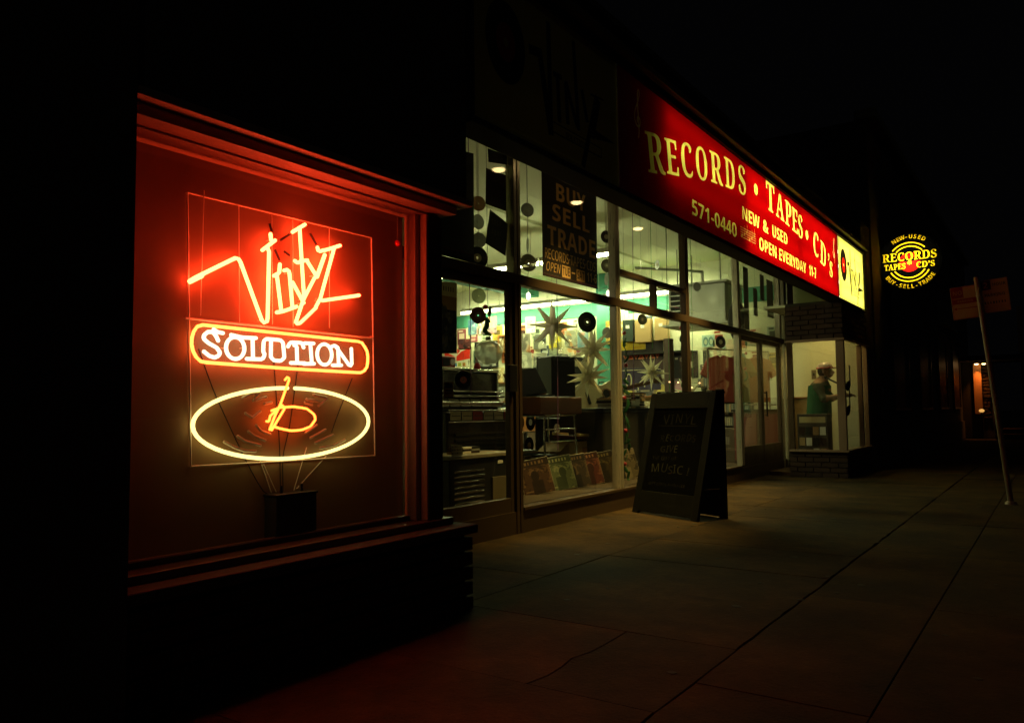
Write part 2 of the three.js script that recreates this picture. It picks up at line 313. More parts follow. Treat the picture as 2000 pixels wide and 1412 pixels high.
  const O1 = [[1.749,1.146],[1.828,1.151],[1.787,1.189],[1.789,1.108]], O2 = [[2.18,1.146],[2.259,1.15],[2.218,1.191],[2.219,1.105]];
  for (const o of [O1, O2]) letter([ell((o[0][0] + o[1][0]) / 2, (o[2][1] + o[3][1]) / 2, (o[1][0] - o[0][0]) / 2, (o[2][1] - o[3][1]) / 2)]);
  stroke('capsule_tube', [[1.653,1.223],[2.406,1.215],[2.441,1.204],[2.465,1.174],[2.47,1.14],[2.463,1.105],[2.444,1.085],[2.418,1.079],[2.029,1.082],[1.659,1.09],[1.632,1.101],[1.615,1.129],[1.608,1.159],[1.614,1.191],[1.63,1.215],[1.653,1.223]], orange, 0.006);
  const E = [[1.621,0.88],[2.477,0.877],[1.992,1.005],[2.002,0.728]], ec = [(E[0][0] + E[1][0]) / 2, (E[2][1] + E[3][1]) / 2];
  stroke('oval_tube', ell(ec[0], ec[1], (E[1][0] - E[0][0]) / 2, (E[2][1] - E[3][1]) / 2, Math.PI / 2 - 0.05, Math.PI / 2 - 0.02 - Math.PI * 2 + 0.06, 48), oval, 0.0076, Z - 0.004);
  for (const l of [[[2.005,1.036],[2.017,1.048],[2.025,1.039],[1.984,0.942],[1.956,0.893],[1.934,0.844]], [[1.943,0.842],[2.002,0.922]], [[1.942,0.916],[1.983,0.928],[2.049,0.931],[2.113,0.923],[2.152,0.899],[2.158,0.879],[2.133,0.852],[2.089,0.839],[2.036,0.837],[1.982,0.847],[1.957,0.854]], [[1.958,0.912],[1.936,0.896],[1.93,0.875],[1.919,0.876]], [[1.986,0.94],[2.002,0.929]]]) stroke('record_tube', l, amber, 0.0048, Z + 0.016);
  const dead = M([0.5, 0.42, 0.33], 0.35);
  for (const l of [[[1.828,0.965],[1.862,0.979],[1.903,0.983]], [[1.875,0.955],[1.895,0.979]], [[1.884,0.955],[1.933,0.968]], [[1.926,0.942],[1.958,0.948]], [[1.841,0.907],[1.871,0.891],[1.906,0.914]], [[2.168,0.98],[2.241,0.967],[2.196,0.935]], [[2.13,0.961],[2.163,0.952]], [[2.148,0.96],[2.201,0.951]], [[2.123,0.948],[2.159,0.939]], [[1.751,0.804],[1.792,0.783],[1.834,0.768],[1.886,0.764]], [[1.808,0.822],[1.842,0.802],[1.908,0.785]], [[1.855,0.838],[1.881,0.821],[1.93,0.803]], [[1.889,0.861],[1.912,0.839],[1.952,0.826]], [[2.128,0.827],[2.184,0.855]], [[2.154,0.805],[2.231,0.836]], [[2.179,0.784],[2.273,0.813]], [[2.205,0.761],[2.274,0.768],[2.339,0.79]]]) stroke('unlit_tube', l, dead, 0.0058, Z - 0.006);
  // carrier frame of clear rods, cross bar, stand-offs
  const clear = M([0.7, 0.62, 0.5], 0.25), F = [[1.599,1.695],[2.514,1.695],[2.536,0.713],[1.629,0.722]];
  const bars = [[F[0], F[1]], [F[1], F[2]], [F[2], F[3]], [F[3], F[0]]];
  for (const [p, q] of bars) part(n, 'frame_bar', rod([p[0], p[1], 0.835], [q[0], q[1], 0.835], 0.0034, 6), clear);
  const yb = [[1.627,1.244],[2.524,1.229]][0][1];
  part(n, 'cross_bar', rod([F[0][0], yb, 0.835], [F[1][0] + 0.01, yb - 0.005, 0.835], 0.004, 6), clear);
  for (const [q] of [[[[1.664,1.717],[1.657,1.259]]], [[[1.812,1.694],[1.821,1.248]]], [[[1.964,1.687],[1.972,1.253]]], [[[2.067,1.687],[2.073,1.253]]], [[[2.262,1.694],[2.265,1.265]]]]) part(n, 'rod', rod([q[0][0], q[0][1], 0.837], [q[1][0], q[1][1], 0.837], 0.0018, 5), clear);
  for (const [x, y] of [...F, [F[0][0], yb], [F[1][0], yb]]) part(n, 'stand_off', rod([x, y, 0.835], [x, y, 0.827], 0.003, 6), clear);
  for (const l of script) { const [x, y] = l[Math.floor(l.length / 2)]; part(n, 'tube_support', rod([x, y, Z], [x, y, 0.827], 0.0022, 5), clear); }
  for (const q of [...O1, ...[[1.865,1.11],[1.982,1.112],[2.077,1.105],[2.152,1.109],[2.299,1.108],[2.372,1.11],[1.677,1.199],[1.653,1.223],[2.406,1.215],[2.029,1.082],[1.739,1.09]]]) part(n, 'tube_support', rod([q[0], q[1], Z], [q[0], q[1], 0.827], 0.0022, 5), clear);
  // electrode sleeves and wiring
  for (const q of [[[2.056,1.63],[2.006,1.594]], [[2.047,1.537],[2.024,1.552]], [[1.997,1.51],[1.979,1.551]], [[1.959,1.617],[1.953,1.65]], [[2.187,1.602],[2.156,1.649]]]) part(n, 'electrode', rod([...q[0], 0.845], [...q[1], 0.838], 0.0048, 7), mat.blackMatt);
  for (const l of [[[1.655,1.137],[1.724,0.978],[1.852,0.742],[1.937,0.611],[1.987,0.584]], [[1.984,1.107],[2.013,0.794],[2.021,0.6]], [[2.104,1.104],[2.064,0.861],[2.032,0.736],[2.033,0.599]], [[2.4,1.054],[2.316,0.894],[2.284,0.825]], [[2.252,0.724],[2.1,0.604]], [[2.149,0.765],[2.086,0.598]], [[1.922,0.73],[1.977,0.6]], [[1.94,0.709],[2,0.6]]]) part(n, 'cable', tubeOf(onZ(l, 0.832), 0.0022, 5, 0.4), l.length > 2 ? mat.blackMatt : clear);
  // the light of the tubes, for each run one soft lamp
  const lamp = (q, c, k) => { const l = new THREE.PointLight(new THREE.Color().setRGB(...c), k); l.position.set(q[0], q[1], Z); l.castShadow = true; l.shadow.radius = 3; scene.add(l); };
  for (const q of [[1.7,1.434],[1.855,1.37],[1.934,1.436],[1.988,1.378],[2.048,1.389],[2.099,1.542],[2.126,1.399],[2.196,1.523],[2.235,1.485],[2.304,1.394]]) lamp(q, [1, 0.05, 0.012], 0.04);
  for (const q of [[1.737,1.165],[2,1.155],[2.305,1.144]]) lamp(q, [1, 0.3, 0.06], 0.012);
  for (const q of [[1.701,0.945],[2.361,0.947],[1.723,0.798],[2.334,0.782]]) lamp(q, [1, 0.72, 0.16], 0.006);

  const tb = thing('transformer', 'black transformer box below the neon oval', 'transformer', null, [2.045, 0.417, 0.866]);
  part(tb, 'case', rb(-0.1, 0.1, 0, 0.17, -0.036, 0.036, 0.006), mat.blackMatt);
  part(tb, 'lid', rb(-0.104, 0.104, 0.17, 0.18, -0.04, 0.04, 0.004), mat.black);
  for (const s of [-1, 1]) part(tb, 'terminal', cyl(0.008, 0.01, 0.03, 10).translate(s * 0.05, 0.194, 0), mat.chrome);
  const ba = thing('bauble', 'small red bauble hanging at the edge of the neon window', 'bauble', null, [2.69, 1.7, 0.83]);
  part(ba, 'ball', new THREE.SphereGeometry(0.016, 16, 12), M([0.5, 0.02, 0.02], 0.15));
  part(ba, 'thread', rod([0, 0.015, 0], [0, 0.18, 0], 0.0012, 5), mat.string);
}
// ---------- the long box sign ----------
{
  const S = thing('fascia_sign', 'long box sign with lit red middle panel and cream logo panels', 'sign');
  const y0 = 2.325, y1 = 3.15, zf = 1.1, zb = 0.93;
  const inside = M([0.3, 0.3, 0.29], 0.8), rim = M([0.016, 0.014, 0.01], 0.85);
  part(S, 'back', bx(2.92, 12.3, y0, y1, zb - 0.02, zb), inside);
  part(S, 'back_cover', bx(2.91, 12.31, y0 - 0.001, y1, zb - 0.034, zb - 0.022), rim);
  part(S, 'top_rim', rb(2.9, 12.32, y1, y1 + 0.05, zb - 0.02, zf + 0.03, 0.006), rim);
  part(S, 'bottom_rim', rb(2.9, 12.32, y0 - 0.035, y0, zb + 0.02, zf + 0.02, 0.006), rim);
  part(S, 'top_trim', rb(2.9, 12.35, y1 + 0.05, y1 + 0.1, zb - 0.02, zf + 0.08, 0.008), M([0.09, 0.075, 0.04], 0.7));
  part(S, 'end_cap', bx(2.9, 2.92, y0, y1, zb, zf + 0.02), rim);
  part(S, 'end_cap', bx(12.3, 12.32, y0, y1, zb, zf + 0.02), rim);
  part(S, 'divider', bx(4.455, 4.475, y0, y1, zb, zf - 0.004), rim);
  part(S, 'divider', bx(10.685, 10.7, y0, y1, zb, zf - 0.004), inside);
  // print on the acrylic
  const ink = (g, X, Y) => ({ px: (x) => (x - X) * 329, py: (y) => (Y - y) * 329 });
  const red = canvas(2048, 272, (g, w, h) => {
    const x = (v) => (v - 4.475) / 6.21 * w, y = (v) => (y1 - v) / (y1 - y0) * h, k = w / 6.21;
    g.fillStyle = '#9c0202'; g.fillRect(0, 0, w, h);
    for (let i = 0; i < 400; i++) { g.fillStyle = `rgba(${rnd() < 0.5 ? '120,0,0' : '220,20,10'},0.05)`; g.fillRect(rnd() * w, rnd() * h, 3 + 20 * rnd(), 2 + 8 * rnd()); }
    g.fillStyle = '#fff35e'; g.textBaseline = 'alphabetic'; g.textAlign = 'center';
    const base = (v) => 2.862 - 0.0452 * (v - 7.6) ** 2, slope = (v) => 0.0904 * (v - 7.6);
    const arch = (list) => list.forEach(([ch, cx, ht, wd]) => {
      g.save(); g.translate(x(cx), y(base(cx))); g.rotate(Math.atan(slope(cx)) * 0.75);
      g.font = 'bold 100px serif'; const mw = g.measureText(ch).width; g.scale((wd * k) / mw, (ht * k) / 71.5); g.fillText(ch, 0, 0); g.restore();
    });
    arch([['R', 5.06, 0.285, 0.31], ['E', 5.355, 0.262, 0.25], ['C', 5.635, 0.262, 0.25], ['O', 5.945, 0.262, 0.28], ['R', 6.27, 0.262, 0.29], ['D', 6.61, 0.262, 0.28], ['S', 6.93, 0.262, 0.23],
      ['T', 7.78, 0.285, 0.28], ['A', 8.1, 0.262, 0.29], ['P', 8.4, 0.262, 0.25], ['E', 8.65, 0.262, 0.24], ['S', 8.87, 0.262, 0.21], ['C', 9.53, 0.285, 0.26], ['D', 9.87, 0.285, 0.3], ['’', 10.13, 0.26, 0.09], ['S', 10.26, 0.2, 0.17]]);
    for (const c of [7.32, 9.15]) { g.beginPath(); g.arc(x(c), y(base(c) + 0.12), 0.055 * k, 0, 7); g.fill(); g.save(); g.fillStyle = '#9c0202'; g.beginPath(); g.arc(x(c), y(base(c) + 0.12), 0.014 * k, 0, 7); g.fill(); g.restore(); }
    g.textAlign = 'left';
    const line = (t, a, b, yy, ht) => { g.save(); g.font = 'bold 100px sans-serif'; const mw = g.measureText(t).width; g.translate(x(a), y(yy)); g.scale(((b - a) * k) / mw, (ht * k) / 71.5); g.fillText(t, 0, 0); g.restore(); };
    line('571-0440', 5.69, 6.74, 2.41, 0.122); line('NEW', 6.88, 7.4, 2.612, 0.118); line('&', 7.5, 7.68, 2.612, 0.118); line('USED', 7.79, 8.35, 2.615, 0.122); line('OPEN EVERYDAY', 7.36, 9.06, 2.412, 0.122); line('11-7', 9.18, 9.52, 2.42, 0.12);
    g.strokeStyle = '#c9a445'; g.lineWidth = 2;
    for (let i = 0; i < 5; i++) { g.beginPath(); g.moveTo(x(6.83), y(2.53 - i * 0.022)); g.lineTo(x(7.27), y(2.535 - i * 0.022)); g.stroke(); }
    for (let i = 0; i < 6; i++) { const a = x(6.87 + i * 0.07), c = y(2.45 + 0.03 * (i % 3)); g.beginPath(); g.ellipse(a, c, 5, 4, 0, 0, 7); g.fillStyle = '#c9a445'; g.fill(); g.beginPath(); g.moveTo(a + 5, c); g.lineTo(a + 5, c - 26); g.stroke(); }
    const clef = (cx, a, b) => { g.strokeStyle = '#d8b860'; g.lineWidth = 5; const H = y(b) - y(a); g.save(); g.translate(x(cx), y(a)); g.beginPath(); g.moveTo(2, 0.98 * H); g.bezierCurveTo(10, 0.95 * H, 8, 0.8 * H, 4, 0.45 * H); g.bezierCurveTo(0, 0.1 * H, 6, 0, 12, 0.06 * H); g.bezierCurveTo(18, 0.2 * H, -16, 0.45 * H, -14, 0.62 * H); g.bezierCurveTo(-10, 0.84 * H, 20, 0.78 * H, 14, 0.62 * H); g.bezierCurveTo(6, 0.52 * H, -4, 0.6 * H, 0, 0.7 * H); g.stroke(); g.restore(); };
    clef(4.76, 3.1, 2.74); clef(10.46, 3.08, 2.74);
  });
  const logo = canvas(768, 410, (g, w, h) => {
    const k = w / 1.575; g.fillStyle = '#fbf066'; g.fillRect(0, 0, w, h);
    const cx = 0.3 * k, cy = h * 0.42, r = 0.21 * k; g.fillStyle = '#161205'; g.beginPath(); g.ellipse(cx, cy, r * 0.86, r * 1.05, 0, 0, 7); g.fill();
    g.fillStyle = '#d01808'; g.beginPath(); g.ellipse(cx, cy, r * 0.42, r * 0.5, 0, 0, 7); g.fill(); g.fillStyle = '#ffe27a'; g.beginPath(); g.ellipse(cx, cy, r * 0.1, r * 0.12, 0, 0, 7); g.fill();
    g.strokeStyle = g.fillStyle = '#1c1804'; g.lineCap = 'butt';
    const L = (ww, ...p) => { g.lineWidth = ww; g.beginPath(); g.moveTo(p[0] * w, p[1] * h); for (let i = 2; i < p.length; i += 2) g.lineTo(p[i] * w, p[i + 1] * h); g.stroke(); };
    L(26, 0.33, 0.36, 0.4, 0.34, 0.47, 0.86); L(22, 0.47, 0.86, 0.46, 0.08); L(19, 0.52, 0.42, 0.53, 0.74); L(15, 0.49, 0.42, 0.55, 0.41); L(18, 0.58, 0.42, 0.59, 0.72); L(18, 0.58, 0.42, 0.66, 0.7); L(19, 0.64, 0.08, 0.67, 0.72);
    L(18, 0.7, 0.4, 0.74, 0.62); L(22, 0.82, 0.38, 0.7, 0.97); L(18, 0.84, 0.4, 0.78, 0.72); L(5, 0.77, 0.39, 0.88, 0.37);
    g.beginPath(); g.moveTo(0.77 * w, 0.72 * h); g.lineTo(0.97 * w, 0.66 * h); g.lineTo(0.78 * w, 0.64 * h); g.fill();
    g.lineWidth = 3; g.strokeRect(0.45 * w, 0.76 * h, 0.4 * w, 0.07 * h); g.font = 'bold 22px serif'; g.textAlign = 'center'; g.fillText('SOLUTION', 0.65 * w, 0.822 * h);
  });
  const acrylic = (map, c = [1, 1, 1]) => M(c, 1, { map, transmission: 0.72, thickness: 0, specularIntensity: 0.3 });
  const face = (name, a, b, map) => { const g = new THREE.PlaneGeometry(b - a, y1 - y0).translate((a + b) / 2, (y0 + y1) / 2, zf); const p = part(S, name, g, acrylic(map)); return p; };
  face('logo_panel', 2.92, 4.465, logo); face('text_panel', 4.476, 10.686, red); face('logo_panel', 10.7, 12.3, logo);
  // fluorescent tubes in the box; those at the near end are out
  const lit = glow([1, 0.97, 0.75], 2.8), tired = glow([1, 0.95, 0.7], 1.25), out = M([0.6, 0.6, 0.58], 0.3);
  const tube = (a, b, y, on) => {
    part(S, 'fluorescent_tube', rod([a, y, 0.97], [b, y, 0.97], 0.019, 10), on > 10 ? lit : on ? tired : out);
    if (on) { const l = new THREE.RectAreaLight(new THREE.Color().setRGB(1, 0.97, 0.75), on, b - a, 0.038); l.position.set((a + b) / 2, y, 0.991); l.lookAt((a + b) / 2, y, 2); l.castShadow = true; scene.add(l); }
  };
  [2.42, 2.63, 2.85, 3.05].forEach((y, i) => { tube(3.0, 4.4, y, 0); tube(10.76, 12.24, y, 17); tube(8.9, 10.6, y, 16); tube(7.05, 8.8, y, 14); tube(5.25, 6.9, y, [0, 3.2, 5.6, 5.6][i]); });
}

// ---------- round projecting sign beyond the shop ----------
{
  const R = thing('blade_sign', 'round black sign with glowing yellow record lettering beyond the shop', 'sign', null, [14, 3.25, 1.5]);
  const r = 0.455;
  const art = canvas(512, 512, (g, w) => {
    const c = w / 2; g.fillStyle = '#050505'; g.fillRect(0, 0, w, w); g.fillStyle = '#c01410'; g.beginPath(); g.arc(c, c + 6, 86, 0, 7); g.fill();
    g.strokeStyle = '#e6ba18'; g.lineWidth = 11; const arc = (rad, a, b) => { g.beginPath(); g.arc(c, c + 4, rad, a, b); g.stroke(); };
    arc(172, -2.45, -0.75); arc(140, -2.4, -0.75); arc(172, 0.5, 2.65); arc(140, 0.55, 2.6);
    g.fillStyle = '#eec41a'; g.textAlign = 'center'; g.font = 'bold 96px serif';
    g.fillStyle = '#050505'; g.fillRect(0, 168, w, 86); g.fillStyle = '#c01410'; g.beginPath(); g.arc(c, c + 6, 86, 3.6, 5.8); g.fill(); g.fillStyle = '#eec41a';
    const word = (t, x, y, ww, hh) => { g.save(); g.translate(x, y); g.font = 'bold 100px serif'; g.scale(ww / g.measureText(t).width, hh / 71); g.fillText(t, 0, 0); g.restore(); };
    word('RECORDS', c, 244, 440, 72); word('TAPES', 138, 318, 176, 50); word('CD’S', 382, 318, 150, 50);
    g.beginPath(); g.arc(c, 266, 17, 0, 7); g.fill();
    const ring = (t, rad, mid, step, flip) => [...t].forEach((ch, i) => { const a = mid + (i - (t.length - 1) / 2) * step * (flip ? -1 : 1); g.save(); g.translate(c + rad * Math.cos(a), c + rad * Math.sin(a)); g.rotate(a + (flip ? -Math.PI / 2 : Math.PI / 2)); g.font = 'bold 50px sans-serif'; g.fillText(ch, 0, 0); g.restore(); });
    ring('NEW-USED', 205, -Math.PI / 2, 0.16, false); ring('BUY-SELL-TRADE', 240, Math.PI / 2, 0.145, true);
  });
  const pane = part(R, 'lettered_face', new THREE.CircleGeometry(r + 0.012, 48).rotateY(-Math.PI / 2).translate(-0.075, 0, 0), M([1, 1, 1], 1, { map: art, transmission: 0.72, thickness: 0, specularIntensity: 0.3 }));
  part(R, 'drum', new THREE.CylinderGeometry(r + 0.012, r + 0.012, 0.15, 48, 1, true).rotateZ(Math.PI / 2), mat.blackMatt);
  part(R, 'back_plate', new THREE.CircleGeometry(r + 0.012, 48).rotateY(Math.PI / 2).translate(0.075, 0, 0), M([0.6, 0.6, 0.6], 0.8));
  part(R, 'ring_lamp', new THREE.TorusGeometry(0.27, 0.016, 8, 32).rotateY(Math.PI / 2).translate(0.02, 0, 0), glow([1, 0.95, 0.55], 17));
  const l = new THREE.PointLight(new THREE.Color().setRGB(1, 0.95, 0.55), 0.34); l.position.set(14.03, 3.25, 1.5); l.castShadow = true; scene.add(l);
  part(R, 'bracket', rod([0, 0.3, -0.3], [0, 0.3, -0.42], 0.02), mat.blackMatt);
}

// ---------- neighbouring building and its lit entrance ----------
{
  const n = thing('neighbour_building', 'unlit taller building next along the street', 'building');
  part(n, 'front_wall', bx(13.12, 29, 0, 5.45, -8, 1.08), mat.darkWall);
  part(n, 'cornice', rb(13.12, 29.05, 5.45, 5.62, 0.9, 1.22, 0.02), M([0.14, 0.15, 0.12], 0.8));
  part(n, 'plinth', bx(13.12, 29, 0, 0.5, 1.08, 1.12), mat.darkWall);
  for (let i = 0; i < 4; i++) { const x = 14.6 + i * 3.1; const w = part(n, 'window', bx(x, x + 1.6, 0.9, 2.5, 1.081, 1.1), mat.black); part(w, 'window_frame', merge([bx(x - 0.05, x, 0.85, 2.55, 1.08, 1.12), bx(x + 1.6, x + 1.65, 0.85, 2.55, 1.08, 1.12), bx(x, x + 1.6, 2.5, 2.55, 1.08, 1.12), bx(x, x + 1.6, 0.85, 0.9, 1.08, 1.12)]), mat.bronze); }
  part(n, 'fascia_board', bx(21.5, 24.8, 2.9, 3.5, 1.08, 1.2), M([0.12, 0.14, 0.1], 0.7));
  part(n, 'meter_box', rb(13.3, 13.38, 0.72, 0.82, 1.08, 1.13), mat.chrome); part(n, 'meter_box', rb(13.3, 13.38, 1.12, 1.22, 1.08, 1.13), mat.chrome);

  const p = thing('stone_pillar', 'orange lit stone clad pillar far down the sidewalk', 'pillar');
  part(p, 'core', bx(26.3, 26.9, 0, 2.2, 1.1, 1.86), mat.mortar);
  for (let y = 0.55; y < 2.05; y += 0.1) for (let z = 1.6; z < 1.8; z += 0.1) { const w = rr(0.06, 0.11), h = rr(0.05, 0.09); part(p, 'stone', new RoundedBoxGeometry(0.07, h, w, 1, 0.015).translate(26.28 + rr(-0.015, 0.015), y + rr(-0.015, 0.015) + 0.05, z + rr(-0.015, 0.015) + 0.05), mat.slab); }
  part(p, 'pilaster', bx(26.16, 26.3, 0.7, 2.14, 1.4, 1.59), M([0.4, 0.2, 0.08], 0.7));
  part(p, 'canopy', rb(25.6, 27.4, 2.2, 2.34, 1.1, 2.9), mat.darkWall);
  part(p, 'step', rb(25.6, 27.6, 0, 0.14, 1.9, 3.6), mat.slab); part(p, 'step', rb(25.9, 27.6, 0.14, 0.28, 2.05, 3.4), mat.slab);
  for (const [z, k] of [[1.5, 0], [1.68, 1]]) {
    const d = thing('downlight', k ? 'orange downlight over the stones of the far pillar' : 'orange downlight over the flat edge of the far pillar', 'lamp');
    part(d, 'can', cyl(0.05, 0.06, 0.08).translate(26.02, 2.17, z), mat.blackMatt);
    part(d, 'bulb', new THREE.SphereGeometry(0.05, 12, 8).scale(1, 0.5, 1).translate(26.02, 2.125, z), glow([1, 0.55, 0.2], 14));
    const l = new THREE.SpotLight(new THREE.Color().setRGB(1, 0.3, 0.05), 2.6, 6, 0.6, 0.8); l.position.set(26.02, 2.08, z); l.target.position.set(26.25, 0.5, z); l.castShadow = true; scene.add(l, l.target);
  }
  const g = thing('path_lamp', 'small glowing lamp at the foot of the far pillar', 'lamp', null, [25.9, 0.0, 1.58]);
  part(g, 'stem', cyl(0.02, 0.02, 0.75, 8).translate(0, 0.375, 0), mat.blackMatt);
  part(g, 'lamp_globe', new THREE.SphereGeometry(0.07, 12, 8).scale(1, 0.7, 1).translate(0, 0.79, 0), glow([1, 0.5, 0.12], 0.8));
  const a = thing('awning', 'dim folded awning at the far right edge of the street', 'awning');
  part(a, 'valance', bx(23.2, 23.5, 2.25, 3.4, 2.62, 2.72), M([0.3, 0.22, 0.14], 0.8));
  part(a, 'post', rod([23.4, 0, 2.68], [23.4, 2.25, 2.68], 0.03), mat.blackMatt);
}

// ---------- parking sign post ----------
{
  const P = thing('parking_sign', 'leaning pole with two parking plates at the kerb', 'street sign', null, [8.61, 0, 2.96]);
  const steel = M([0.16, 0.13, 0.1], 0.6, { metalness: 0.2, roughnessMap: wearRough });
  part(P, 'pole', rod([0, -0.02, 0], [-0.04, 2.13, -0.185], 0.024, 14), steel);
  const turn = -Math.PI / 2;
  const plate = (name, map, zc, yc, tilt) => {
    const holder = new THREE.Group(); holder.name = name; holder.position.set(0.005, yc, zc); holder.rotation.set(0, 0, 0); P.add(holder);
    const g = new RoundedBoxGeometry(0.232, 0.315, 0.004, 2, 0.002), inner = new THREE.Mesh(g, steel); inner.name = 'plate'; shade(inner);
    inner.rotation.set(0, turn + tilt, 0); holder.add(inner);
    const f = shade(new THREE.Mesh(new THREE.PlaneGeometry(0.226, 0.309), M([0.5, 0.38, 0.32], 0.32, { map, clearcoat: 0.5, clearcoatRoughness: 0.12, bumpMap: plasterBump, bumpScale: 0.0006 }))); f.name = 'print'; f.position.z = 0.0035; f.rotation.set(0, 0, 0);
    inner.add(f); holder.rotation.x = -0.075; return holder;
  };
  const no = canvas(256, 340, (g) => { g.fillStyle = '#d8d2c4'; g.fillRect(0, 0, 256, 340); g.fillStyle = '#a01218'; g.fillRect(6, 6, 112, 110); g.fillRect(6, 128, 244, 52); g.fillStyle = '#d8d2c4'; g.font = 'bold 62px sans-serif'; g.textAlign = 'center'; g.fillText('NO', 62, 84); g.font = 'bold 34px sans-serif'; g.fillText('PARKING', 128, 166); g.fillStyle = '#a01218'; g.fillRect(20, 226, 216, 8); g.beginPath(); g.moveTo(10, 230); g.lineTo(40, 212); g.lineTo(40, 248); g.fill(); g.lineWidth = 4; g.strokeStyle = '#a01218'; g.strokeRect(4, 4, 248, 332); });
  const two = canvas(256, 340, (g) => { g.fillStyle = '#cfc7b0'; g.fillRect(0, 0, 256, 340); g.fillStyle = '#123018'; g.fillRect(6, 6, 96, 96); g.fillStyle = '#cfc7b0'; g.font = 'bold 84px sans-serif'; g.textAlign = 'center'; g.fillText('2', 54, 84); g.fillStyle = '#274a2a'; g.font = 'bold 44px sans-serif'; g.fillText('HOUR', 178, 70); g.fillText('PARKING', 128, 176); for (let k = 0; k < 8; k++) g.fillRect(26 + k * 26, 226, 16 * rr(0.5, 1), 26); });
  plate('no_parking_plate', no, -0.288, 1.9, 0.0); plate('time_limit_plate', two, -0.045, 1.945, 0.0);
  part(P, 'base_collar', cyl(0.04, 0.055, 0.03, 14).translate(0, 0.012, 0), steel);
  for (const y of [1.83, 2.02]) part(P, 'bolt', cyl(0.008, 0.008, 0.03, 8).rotateZ(Math.PI / 2).translate(-0.05, y, -0.165), steel);
}

